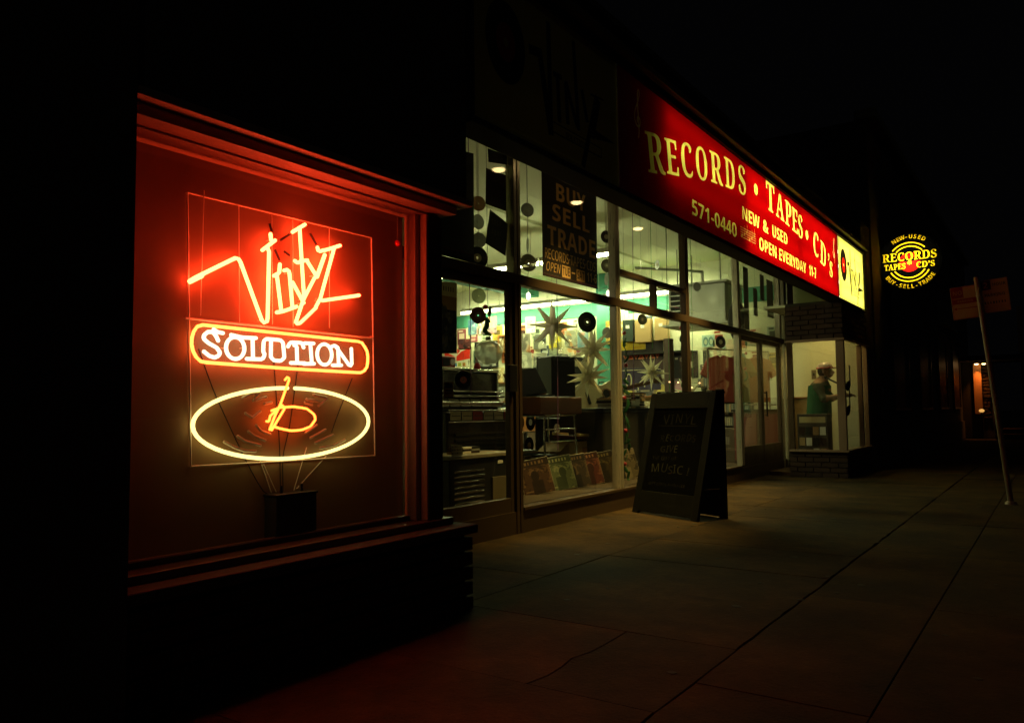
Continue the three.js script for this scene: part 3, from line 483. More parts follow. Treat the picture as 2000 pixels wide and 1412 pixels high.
// ---------- chalkboard A-frame ----------
{
  const A = thing('chalkboard', 'black wooden A-frame chalkboard on the sidewalk by the glass', 'A-frame sign');
  // feet: front face from (6.39,0.19) to (6.07,0.93), leaning back towards +x; rear leaf foot at (6.55,0.95)
  const u = V(6.075 - 6.40, 0, 0.94 - 0.2).normalize(), w = 0.8, nrm = V(u.z, 0, -u.x); // nrm points to +x side
  const H = 1.05;
  const leaf = (foot, lean, sgn) => {
    const ang = Math.atan2(lean, H), g = new THREE.Group(); g.position.copy(foot); const m = new THREE.Matrix4().makeBasis(u, V(0, 1, 0).multiplyScalar(Math.cos(ang)).addScaledVector(nrm, Math.sin(ang) * sgn), new THREE.Vector3().crossVectors(u, V(0, 1, 0).multiplyScalar(Math.cos(ang)).addScaledVector(nrm, Math.sin(ang) * sgn)));
    g.quaternion.setFromRotationMatrix(m); return g;
  };
  const foot = V(6.4, 0, 0.2), L = Math.hypot(H, 0.26);
  const frame = M([0.009, 0.0095, 0.008], 0.6, { specularIntensity: 0.4, roughnessMap: wearRough, bumpMap: plasterBump, bumpScale: 0.0008 });
  const front = leaf(foot, 0.26, 1); front.name = 'front_leaf'; A.add(front);
  const chalk = canvas(512, 768, (g, W, Hh) => {
    g.fillStyle = '#0c0c0a'; g.fillRect(0, 0, W, Hh); for (let i = 0; i < 500; i++) { g.fillStyle = 'rgba(120,120,110,0.03)'; g.fillRect(rnd() * W, rnd() * Hh, 40 * rnd(), 6 * rnd()); }
    g.fillStyle = '#8d8d84'; g.textAlign = 'center'; const t = (s, x, y, px, a = 0.6) => { g.globalAlpha = a; g.font = `${px}px sans-serif`; let cx = x - g.measureText(s).width / 2; for (const ch of s) { const cw = g.measureText(ch).width; g.save(); g.translate(cx + cw / 2, y + rr(-0.07, 0.07) * px); g.rotate(rr(-0.12, 0.12)); g.scale(rr(0.85, 1.05), rr(0.85, 1.12)); g.globalAlpha = a * rr(0.55, 1.1); g.fillText(ch, 0, 0); g.restore(); cx += cw; } };
    t('VINYL', 260, 140, 120, 0.45); g.globalAlpha = 0.5; g.fillRect(60, 158, 380, 4); t('RECORDS', 270, 300, 82, 0.5); t('GIVE', 200, 400, 84, 0.75); t('♫', 400, 400, 70, 0.7); t('THE GIFT OF', 170, 475, 44, 0.6); t('MUSIC !', 240, 590, 104, 0.62); t('GIFT CARDS AVAILABLE', 230, 705, 34, 0.6);
  });
  const st = 0.075;
  const fz = -0.012, pr = (name, g, m, par) => part(par, name, g, m);
  pr('stile', rb(0, st, 0, L, -0.014, 0.014, 0.003), frame, front); pr('stile', rb(w - st, w, 0, L, -0.014, 0.014, 0.003), frame, front);
  pr('rail', rb(st, w - st, L - 0.14, L, -0.013, 0.013, 0.003), frame, front); pr('rail', rb(st, w - st, 0.02, 0.2, -0.013, 0.013, 0.003), frame, front);
  pr('board', bx(st, w - st, 0.2, L - 0.14, -0.004, 0.0), M([0.01, 0.01, 0.01], 0.8), front);
  const cg = new THREE.PlaneGeometry(w - 2 * st, L - 0.34); cg.translate(w / 2, 0.2 + (L - 0.34) / 2, 0.001); pr('writing', cg, M([0.3, 0.3, 0.27], 0.95, { map: chalk, specularIntensity: 0.15 }), front);
  const rear = leaf(foot.clone().addScaledVector(nrm, 0.33), 0.005, -1); rear.name = 'rear_leaf'; A.add(rear);
  pr('stile', rb(0, st, 0, L - 0.01, -0.014, 0.014, 0.003), frame, rear); pr('stile', rb(w - st, w, 0, L - 0.01, -0.014, 0.014, 0.003), frame, rear); pr('board', bx(st, w - st, 0.012, L - 0.02, -0.006, 0.006), frame, rear);
  part(A, 'top_board', new THREE.BoxGeometry(w, 0.016, 0.1).applyMatrix4(new THREE.Matrix4().makeBasis(u, V(0, 1, 0), new THREE.Vector3().crossVectors(u, V(0, 1, 0)))).translate(foot.x + u.x * w / 2 + nrm.x * 0.3, H - 0.004, foot.z + u.z * w / 2 + nrm.z * 0.3), frame);
  const h = foot.clone().addScaledVector(nrm, 0.3); for (const s of [0.12, 0.68]) { const q = h.clone().addScaledVector(u, s); part(A, 'hinge', bx(-0.03, 0.03, -0.008, 0.008, -0.025, 0.025).translate(q.x, H + 0.008, q.z), mat.chrome); }
  part(A, 'brace', rod(foot.clone().addScaledVector(u, w - 0.03).addScaledVector(nrm, 0.05).setY(0.25).toArray(), foot.clone().addScaledVector(u, w - 0.03).addScaledVector(nrm, 0.32).setY(0.25).toArray(), 0.006), mat.chrome);
}
// ---------- lamps in the shop ----------
{
  const tubeMat = glow([0.93, 1, 0.52], 42);
  const fixture = (x, z0, z1, label, group) => {
    const LAMP = x > 10 ? 145 : 185;
    const f = thing('fluorescent_light', label, 'ceiling light', group);
    part(f, 'housing', rb(x - 0.032, x + 0.032, 2.968, 3.03, z0 + 0.01, z1 - 0.01, 0.01), mat.housing);
    part(f, 'fluorescent_tube', rod([x, 2.943, z0 + 0.03], [x, 2.943, z1 - 0.03], 0.02, 10), tubeMat);
    for (const z of [z0 + 0.15, z1 - 0.15]) part(f, 'hanger', rod([x, 3.03, z], [x, 3.46, z], 0.006, 6), mat.housing);
    const l = new THREE.RectAreaLight(new THREE.Color().setRGB(0.92, 1, 0.42), LAMP, 0.05, z1 - z0 - 0.06); l.position.set(x, 2.92, (z0 + z1) / 2); l.rotation.x = -Math.PI / 2; l.castShadow = true; scene.add(l);
  };
  
  const g = 'fluorescent lights in rows', ends = [-6.7, -5.55, -4.42, -3.3, -2.35, -1.35];
  for (let i = 0; i < 5; i++) fixture(12.6, ends[i], ends[i + 1], ['deepest fluorescent tube of the row along the poster wall', 'fluorescent tube second deepest in the row along the poster wall', 'middle fluorescent tube of the row along the poster wall', 'fluorescent tube second from the street in the poster wall row', 'fluorescent tube nearest the street in the poster wall row'][i], g);
  const e2 = [-6.2, -4.9, -3.65, -2.45, -1.25];
  for (let i = 0; i < 4; i++) fixture(9.04, e2[i], e2[i + 1], ['deepest fluorescent tube of the row over the middle of the shop', 'fluorescent tube second deepest over the middle of the shop', 'fluorescent tube second from the street over the middle of the shop', 'fluorescent tube nearest the street over the middle of the shop'][i], g);
  // recessed downlights in the soffit of the entrance
  [[5.54, 'downlight in the entrance soffit nearest the neon bay'], [6.91, 'middle downlight in the entrance soffit'], [8.35, 'downlight in the entrance soffit nearest the far bay']].forEach(([x, label]) => {
    const d = thing('downlight', label, 'lamp', 'entrance downlights');
    part(d, 'trim', new THREE.TorusGeometry(0.07, 0.012, 8, 24).rotateX(Math.PI / 2).translate(x, 3.056, 0.62), mat.housing);
    part(d, 'bulb', new THREE.SphereGeometry(0.055, 14, 8).scale(1, 0.4, 1).translate(x, 3.045, 0.62), glow([1, 0.72, 0.3], 9));
    const l = new THREE.SpotLight(new THREE.Color().setRGB(1, 0.7, 0.18), 23, 8, 0.56, 1); l.position.set(x, 3.0, 0.62); l.target.position.set(x, 0, 0.1); l.shadow.radius = 2; l.castShadow = true; scene.add(l, l.target);
  });
  const bl = thing('bay_lamp', 'small strip lamp under the ceiling of the far bay', 'lamp');
  part(bl, 'housing', rb(11.3, 12.1, 2.25, 2.285, 0.5, 0.56, 0.006), mat.housing);
  part(bl, 'lamp_tube', rod([11.33, 2.242, 0.53], [12.07, 2.242, 0.53], 0.008, 8), glow([1, 0.9, 0.5], 3));
  { const l = new THREE.RectAreaLight(new THREE.Color().setRGB(1, 0.76, 0.22), 85, 0.74, 0.03); l.position.set(11.7, 2.23, 0.53); l.rotation.x = -Math.PI / 2; l.castShadow = true; scene.add(l); }
  // bare bulbs on cords behind the glass
  [[[[5.959,1.964]][0], 'bare glowing bulb hanging left of the largest starburst'], [[[7.528,2.174]][0], 'bare glowing bulb hanging above the black single record']].forEach(([[x, y], label]) => {
    const b = thing('pendant_bulb', label, 'bulb', 'bare bulbs');
    part(b, 'bulb', new THREE.SphereGeometry(0.02, 12, 8).scale(1, 1.7, 1).translate(x, y, -0.6), glow([1, 0.95, 0.7], 5));
    part(b, 'cord', rod([x, y + 0.03, -0.6], [x, 3.45, -0.6], 0.003, 5), mat.white);
    const l = new THREE.PointLight(new THREE.Color().setRGB(1, 0.85, 0.5), 0.12); l.position.set(x, y, -0.6); l.castShadow = true; scene.add(l);
  });
}
// ---------- posters and boards on the poster wall (x = 12.9) ----------
{
  const X = 12.884;
  // art: one small canvas per kind; draw(g, w, h)
  const blot = (g, w, h, cols, n, s) => { for (let i = 0; i < n; i++) { g.fillStyle = cols[Math.floor(rnd() * cols.length)]; g.globalAlpha = rr(0.4, 1); g.beginPath(); g.ellipse(rnd() * w, rnd() * h, rr(0.1, s) * w, rr(0.1, s) * h, rnd() * 3, 0, 7); g.fill(); } g.globalAlpha = 1; };
  const lines = (g, w, y0, y1, n, c, x0 = 0.12, x1 = 0.88) => { g.fillStyle = c; for (let i = 0; i < n; i++) g.fillRect(x0 * w, y0 + (y1 - y0) * i / n, (x1 - x0) * w * rr(0.6, 1), (y1 - y0) / n * 0.5); };
  const art = (bg, cols, n = 14, s = 0.3, extra) => canvas(128, 128, (g, w, h) => { g.fillStyle = bg; g.fillRect(0, 0, w, h); if (cols) blot(g, w, h, cols, n, s); extra?.(g, w, h); });
  const sheet = (name, label, cat, q, map, o = {}) => { // q: two opposite corners [z, y]
    const [[za, ya], [zb, yb]] = q, w = Math.abs(zb - za), h = Math.abs(yb - ya), zc = (za + zb) / 2, yc = (ya + yb) / 2, t = o.thick ?? 0.003, x = X - (o.off ?? 0);
    const P = thing(name, label, cat, o.group, [x, yc, zc]);
    part(P, o.thick ? 'backing' : 'paper', bx(-t, 0, -h / 2, h / 2, -w / 2, w / 2), o.back ?? mat.white);
    const g = new THREE.PlaneGeometry(w - 0.002, h - 0.002, 1, 1).rotateY(-Math.PI / 2).translate(-t - 0.0012, 0, 0);
    part(P, 'print', g, M([1, 1, 1], o.rough ?? 0.7, { map }));
    if (o.sleeve) { const sg = new THREE.PlaneGeometry(w + 0.02, h + 0.03, 10, 10), p = sg.attributes.position; for (let i = 0; i < p.count; i++) p.setZ(i, 0.012 + 0.012 * Math.sin(p.getX(i) * rr(16, 22) + 3 * p.getY(i) + w * 90) + 0.01 * Math.sin(p.getY(i) * 24 + h * 50) + rr(-0.003, 0.003)); sg.computeVertexNormals(); part(P, 'plastic_sleeve', sg.rotateY(-Math.PI / 2).translate(-t - 0.016, 0, 0), clearWrap); }
    if (o.frame) { const f = 0.03; part(P, 'frame', merge([bx(-t - 0.02, 0, -h / 2 - f, -h / 2, -w / 2 - f, w / 2 + f), bx(-t - 0.02, 0, h / 2, h / 2 + f, -w / 2 - f, w / 2 + f), bx(-t - 0.02, 0, -h / 2, h / 2, -w / 2 - f, -w / 2), bx(-t - 0.02, 0, -h / 2, h / 2, w / 2, w / 2 + f)]), o.frame); }
    return P;
  };
  const clearWrap = M([1, 1, 1], 0.06, { transmission: 1, thickness: 0, ior: 1.75 });
  sheet('poster', 'blue seascape poster left of the three under the teal band', 'poster', [[-6.713,2.836],[-6.487,2.52]], art('#4a6f8c', ['#2c5a86', '#9fb9bb', '#27405c', '#c8d3c4'], 10, 0.4));
  sheet('poster', 'grey crowd photo poster in the middle of three under the teal band', 'poster', [[-6.457,2.849],[-6.222,2.513]], art('#77706a', ['#38302c', '#a89c8c', '#58504a', '#e2d8c4'], 30, 0.16));
  sheet('poster', 'orange sunset landscape poster under the teal band beside the green garland', 'poster', [[-6.192,2.86],[-5.975,2.517]], art('#c9907a', null, 0, 0, (g, w, h) => { g.fillStyle = '#8d7486'; g.fillRect(0, h * 0.55, w, h); g.fillStyle = '#4b4650'; g.fillRect(0, h * 0.7, w, h * 0.1); blot(g, w, h, ['#e0b090', '#a4747a'], 8, 0.3); }));
  sheet('poster', 'red poster with white zigzag above the jukebox', 'poster', [[-7.357,2.248],[-6.667,1.985]], canvas(256, 128, (g, w, h) => { g.fillStyle = '#d8d4c0'; g.fillRect(0, 0, w, h); g.fillStyle = '#d92a14'; g.beginPath(); g.moveTo(0, 20); g.lineTo(110, 80); g.lineTo(110, 128); g.lineTo(0, 118); g.fill(); g.beginPath(); g.moveTo(120, 80); g.lineTo(170, 30); g.lineTo(256, 0); g.lineTo(256, 110); g.lineTo(120, 128); g.fill(); g.fillStyle = '#d92a14'; g.beginPath(); g.moveTo(128, 0); g.lineTo(160, 24); g.lineTo(128, 60); g.fill(); }));
  sheet('poster', 'dark red album poster just above the red zigzag poster', 'poster', [[-6.977,2.444],[-6.651,2.22]], art('#4a1c20', ['#7a3038', '#241014', '#a86858', '#50303c'], 16, 0.2));
  sheet('poster', 'white card of coloured squares below the red zigzag poster', 'poster', [[-7.274,1.992],[-6.736,1.849]], canvas(128, 48, (g) => { g.fillStyle = '#ded8bc'; g.fillRect(0, 0, 128, 48); ['#7c9c3a', '#3a7ea8', '#98a838', '#b07a30'].forEach((c, i) => { g.fillStyle = c; g.fillRect(12 + i * 28, 14, 20, 26); }); }));
  sheet('picture', 'dark framed print behind the plastic ball', 'picture', [[-6.489,2.317],[-5.971,1.838]], art('#2e3034', ['#50565c', '#14161a', '#8a9090', '#b8bcb4'], 18, 0.25), { thick: 0.02, sleeve: true, frame: mat.black });
  sheet('picture', 'brown framed picture of a white figure by the door jamb', 'picture', [[-5.899,2.429],[-5.763,2.129]], art('#7a6848', ['#e0d8c0', '#574a30'], 6, 0.22), { thick: 0.02, frame: mat.wood });
  sheet('flyer', 'white flyer with a block of dark print left of the largest starburst', 'flyer', [[-5.267,2.777],[-5.029,2.454]], canvas(96, 128, (g, w) => { g.fillStyle = '#ccd6c2'; g.fillRect(0, 0, 96, 128); lines(g, w, 24, 90, 9, '#46525a'); g.fillStyle = '#222'; g.font = 'bold 24px sans-serif'; g.fillText('?', 60, 116); }));
  const sleeves = [
    ['orange and grey record in a glossy sleeve beside the door jamb', [[-5.358,2.455],[-5.156,2.086]], '#8a8478', ['#c87840', '#5a5650', '#d0c8b4']],
    ['dark record in a glossy sleeve left below the largest starburst', [[-5.078,2.427],[-4.784,2.127]], '#5e6058', ['#2c2e2a', '#b8b8a4', '#787a70']],
    ['yellow record in a glossy sleeve right behind the largest starburst', [[-4.721,2.413],[-4.424,2.116]], '#9c9460', ['#d8c020', '#f0d830', '#6a6a50']],
    ['pale grey record in a glossy sleeve right of the largest starburst', [[-4.36,2.448],[-4.106,2.138]], '#a8aa98', ['#707468', '#d8dac8', '#c88a4a']],
    ['silver record in a glossy sleeve in the row above the record player', [[-5.401,2.069],[-5.124,1.771]], '#98988c', ['#c0c0b0', '#787870', '#e0e0d0']],
    ['checked record in a glossy sleeve in the row above the record player', [[-5.084,2.052],[-4.778,1.776]], '#8c8c80', ['#b0b0a0', '#606058', '#d8d8c4']],
    ['greenish record in a glossy sleeve above the tall black speaker', [[-4.714,2.093],[-4.429,1.811]], '#7c8474', ['#a8b098', '#585e50', '#d8c8b0']],
    ['peach record card above the tall black speaker', [[-4.355,2.103],[-4.112,1.816]], '#c4bca0', ['#e0a060', '#d8d0b8', '#a0a890']],
  ];
  sleeves.forEach(([l, q, bg, c], i) => sheet('record_sleeve', l, 'record', q, art(bg, c, 9, 0.3), { sleeve: i !== 7, thick: 0.006, group: 'sleeved records on the poster wall', rough: 0.4 }));
  sheet('poster', 'teal and grey figure poster behind the hanging black single', 'poster', [[-4.021,2.68],[-3.762,2.381]], art('#b8c4b0', ['#4e7a78', '#c4d0c0', '#30504c', '#e0e0cc'], 14, 0.22), { off: 0.1 });
  sheet('poster', 'blue and salmon poster on the teal pilaster', 'poster', [[-4.026,2.379],[-3.79,2.066]], art('#6c8c98', ['#c49080', '#46707c', '#a8b8b4'], 12, 0.26), { off: 0.1 });
  sheet('price_board', 'white board headed stickers in red letters', 'price board', [[-3.662,2.814],[-3.012,2.075]], canvas(256, 256, (g, w) => {
    g.fillStyle = '#cfd8c0'; g.fillRect(0, 0, 256, 256); g.fillStyle = '#9c2018'; g.font = 'bold 38px sans-serif'; g.fillText('★STICKERS', 8, 48); g.font = 'bold 17px sans-serif'; lines(g, w, 62, 82, 2, '#50604e', 0.05, 0.8);
    for (let i = 0; i < 16; i++) { g.fillStyle = ['#c88a78', '#5878a0', '#a0a890', '#c8b070'][i % 4]; g.fillRect(14 + (i % 4) * 58, 96 + Math.floor(i / 4) * 38, 30, 20); } }));
  sheet('poster', 'white sheet high on the wall beside the holly garland', 'poster', [[-2.157,2.46],[-1.97,1.943]], art('#dcdcc4', null));
  sheet('poster', 'black poster with pale badges below the white sheet', 'poster', [[-2.18,1.927],[-1.695,1.451]], art('#12100e', ['#2a2622', '#0c0a0a', '#4a2824'], 10, 0.2, (g) => { g.fillStyle = '#b8b09a'; g.fillRect(16, 30, 14, 8); g.strokeStyle = '#c8c0a8'; g.lineWidth = 3; g.beginPath(); g.arc(50, 40, 8, 0, 7); g.stroke(); g.fillRect(92, 50, 12, 30); }));
  sheet('poster', 'pale blue poster of two faces below the hanging heater', 'poster', [[-1.619,2.18],[-1.389,1.973]], canvas(128, 96, (g) => { g.fillStyle = '#9fb8ae'; g.fillRect(0, 0, 128, 96); for (const x of [38, 92]) { g.fillStyle = '#5c7c7c'; g.beginPath(); g.ellipse(x, 52, 26, 38, 0, 0, 7); g.fill(); g.fillStyle = '#a8b49c'; g.beginPath(); g.ellipse(x, 56, 15, 22, 0, 0, 7); g.fill(); } }));
  sheet('poster', 'narrow dark portrait photo on the wall above the disc shelves', 'poster', [[-1.608,1.915],[-1.487,1.68]], art('#3a3c34', ['#585c50', '#22241e', '#80846e'], 8, 0.25));
  sheet('map', 'large pale map with pink and blue areas above the disc shelves', 'map', [[-1.422,2.088],[-1.055,1.584]], canvas(192, 192, (g, w, h) => { g.fillStyle = '#d8d2b0'; g.fillRect(0, 0, w, h); g.fillStyle = '#9fb4ae'; g.beginPath(); g.moveTo(20, 60); g.lineTo(60, 24); g.lineTo(120, 20); g.lineTo(110, 70); g.lineTo(50, 80); g.fill(); blot(g, w, h, ['#d0a890', '#d8bca0'], 9, 0.12); g.fillStyle = '#2c241c'; g.fillRect(30, 62, 12, 8); }));
  sheet('shelf_sign', 'black strip sign with white words over the disc shelves', 'sign', [[-1.661,1.679],[-1.445,1.582]], canvas(128, 48, (g) => { g.fillStyle = '#0e0d0b'; g.fillRect(0, 0, 128, 48); lines(g, 128, 8, 44, 2, '#d8d4c0'); }));
  // wall between second and third mullion
  sheet('poster', 'purple black poster with red zigzag triangle lettering', 'poster', [[-3.175,2.159],[-2.333,1.618]], canvas(256, 160, (g, w) => { g.fillStyle = '#2c2426'; g.fillRect(0, 0, w, 160); g.fillStyle = '#5a4648'; g.fillRect(0, 104, w, 56); g.strokeStyle = '#e08a5c'; g.lineWidth = 5; const y0 = 66, y1 = 96; for (let i = 0; i < 7; i++) { const x = 14 + i * 32, f = i % 2; g.fillStyle = '#b02c1c'; g.beginPath(); if (f) { g.moveTo(x, y1); g.lineTo(x + 30, y1); g.lineTo(x + 15, y0); } else { g.moveTo(x, y0); g.lineTo(x + 30, y0); g.lineTo(x + 15, y1); } g.closePath(); g.fill(); g.stroke(); } }));
  sheet('poster', 'purple poster with large cream numerals', 'poster', [[-3.171,1.67],[-2.388,1.203]], canvas(256, 160, (g, w) => { g.fillStyle = '#3c3450'; g.fillRect(0, 0, w, 160); g.fillStyle = '#d8d0a8'; g.fillRect(0, 10, w, 5); g.fillRect(0, 148, w * 0.8, 5); g.font = '120px sans-serif'; g.save(); g.translate(26, 120); g.scale(0.75, 1); g.fillText('0', 0, 0); g.restore(); g.font = '64px sans-serif'; g.fillText('3', 84, 142); g.font = '100px sans-serif'; g.fillText('1', 122, 120); }), { off: 0.012 });
  sheet('poster', 'crimson poster with a diamond emblem by the chalkboard', 'poster', [[-3.176,1.203],[-2.785,0.91]], art('#7c2a34', ['#9c4048', '#601c28', '#b06a68'], 10, 0.3, (g) => { g.strokeStyle = '#d8c8b0'; g.lineWidth = 4; g.fillStyle = '#181418'; g.beginPath(); g.moveTo(92, 52); g.lineTo(118, 84); g.lineTo(92, 116); g.lineTo(66, 84); g.closePath(); g.fill(); g.stroke(); }), { off: 0.02 });
  const box = (label, q, m, off) => { const [[za, ya], [zb, yb]] = q, b = thing('record_box', label, 'record box', 'boxes of records on the high rail'); part(b, 'carton', rb(X - off - 0.12, X - off, Math.min(ya, yb), Math.max(ya, yb), Math.min(za, zb), Math.max(za, zb), 0.006), m); part(b, 'price_tag', bx(X - off - 0.123, X - off - 0.1205, Math.max(ya, yb) - 0.16, Math.max(ya, yb) - 0.1, (za + zb) / 2 - 0.035, (za + zb) / 2 + 0.035), mat.white); };
  box('black record box at the left of the high rail', [[-3.054,2.539],[-2.848,2.143]], M([0.015, 0.03, 0.02], 0.5), 0.03);
  box('wider brown cardboard record box in the middle of the high rail', [[-2.809,2.53],[-2.509,2.114]], mat.cardboard, 0.03);
  box('plain brown cardboard record box at the right of the high rail', [[-2.43,2.528],[-2.188,2.13]], mat.cardboard, 0.03);
  box('yellow record box half hidden by the second mullion', [[-3.399,2.546],[-3.198,2.118]], M([0.5, 0.33, 0.06], 0.8), 0.03);
  const rail = solo('wall_rail', bx(12.7, 12.899, 1.9, 1.93, -3.1, -1.8), mat.blackMatt, 'black shelf rail under the boxes high on the wall', 'shelf');
  sheet('poster', 'yellow strip poster under the record boxes', 'poster', [[-3.165,2.159],[-2.668,2]], art('#d0b020', ['#e8d060', '#c09018'], 6, 0.2), { off: 0.008 });
  // small flyers pinned in rows between the larger posters
  const nth = ['first', 'second', 'third', 'fourth', 'fifth', 'sixth', 'seventh', 'eighth', 'ninth', 'tenth', 'eleventh', 'twelfth'];
  const fl = [['#c8c4a0', '#4a4a40'], ['#5c7c70', '#d8d8c0'], ['#b86c3c', '#3c1c10'], ['#d8d0b0', '#8c3020'], ['#3c4858', '#b0b8b0'], ['#c0a840', '#504010'], ['#8c4450', '#e0c8b8'], ['#a8b49c', '#283428']].map(([a, b]) => canvas(64, 80, (g) => { g.fillStyle = a; g.fillRect(0, 0, 64, 80); g.fillStyle = b; g.fillRect(8, 6, 44 * rr(0.6, 1), 9); if (rnd() > 0.5) { g.beginPath(); g.arc(32, 40, 15, 0, 7); g.fill(); } else g.fillRect(12, 22, 38, 28); lines(g, 64, 58, 76, 4, b); }));
  const pins = (y, z0, dz, n, row) => { for (let i = 0; i < n; i++) { const w = rr(0.19, 0.26), h = rr(0.24, 0.33), zc = z0 + i * dz + rr(-0.03, 0.03), yc = y + rr(-0.05, 0.05); sheet('flyer', `small flyer, ${nth[i]} from the rear, pinned in the ${row}`, 'flyer', [[zc - w / 2, yc + h / 2], [zc + w / 2, yc - h / 2]], fl[Math.floor(rnd() * 8)], { off: -0.009 - 0.002 * (i % 2), group: 'flyers pinned on the poster wall', thick: 0.002 }); } };
  pins(2.52, -7.2, 0.31, 11, 'top row under the teal band'); pins(2.1, -7.1, 0.33, 10, 'middle row under the teal band'); pins(2.45, -2.95, 0.3, 5, 'short row right of the pilaster'); pins(2.1, -1.3, 0.3, 4, 'row beside the glass doors'); pins(1.72, -1.25, 0.28, 4, 'lowest row beside the glass doors');
  // disc shelves
  const sh = thing('disc_shelf', 'wall shelves packed with rows of thin disc cases', 'shelf');
  const Q = [[-1.648,1.584],[-1.014,0.9]], zA = Q[0][0], zB = Q[1][0] + 0.25, rows = [[1.5, 1.3], [1.28, 1.08], [1.06, 0.86], [0.84, 0.64]];
  part(sh, 'back', bx(12.86, 12.899, 0.6, 1.52, zA, zB), mat.blackMatt);
  part(sh, 'base_cabinet', rb(12.45, 12.899, 0.05, 0.6, zA, zB + 0.3, 0.006), M([0.09, 0.06, 0.035], 0.6));
  const caseMats = [[0.5, 0.48, 0.38], [0.12, 0.14, 0.13], [0.3, 0.32, 0.27], [0.55, 0.42, 0.22], [0.2, 0.1, 0.08]].map((c) => M(c, 0.35));
  rows.forEach(([t, b]) => {
    part(sh, 'shelf_board', bx(12.68, 12.86, b - 0.02, b, zA, zB), mat.blackMatt);
    const lists = caseMats.map(() => []);
    for (let z = zA + 0.01; z < zB - 0.02; z += 0.0135) if (rnd() > 0.05) lists[Math.floor(rnd() * 5)].push(bx(12.7, 12.83, b, b + rr(0.12, 0.15), z, z + 0.011));
    lists.forEach((l, i) => { const m = part(sh, 'disc_cases', merge(l), caseMats[i]); m.userData.kind = 'stuff'; });
  });
}

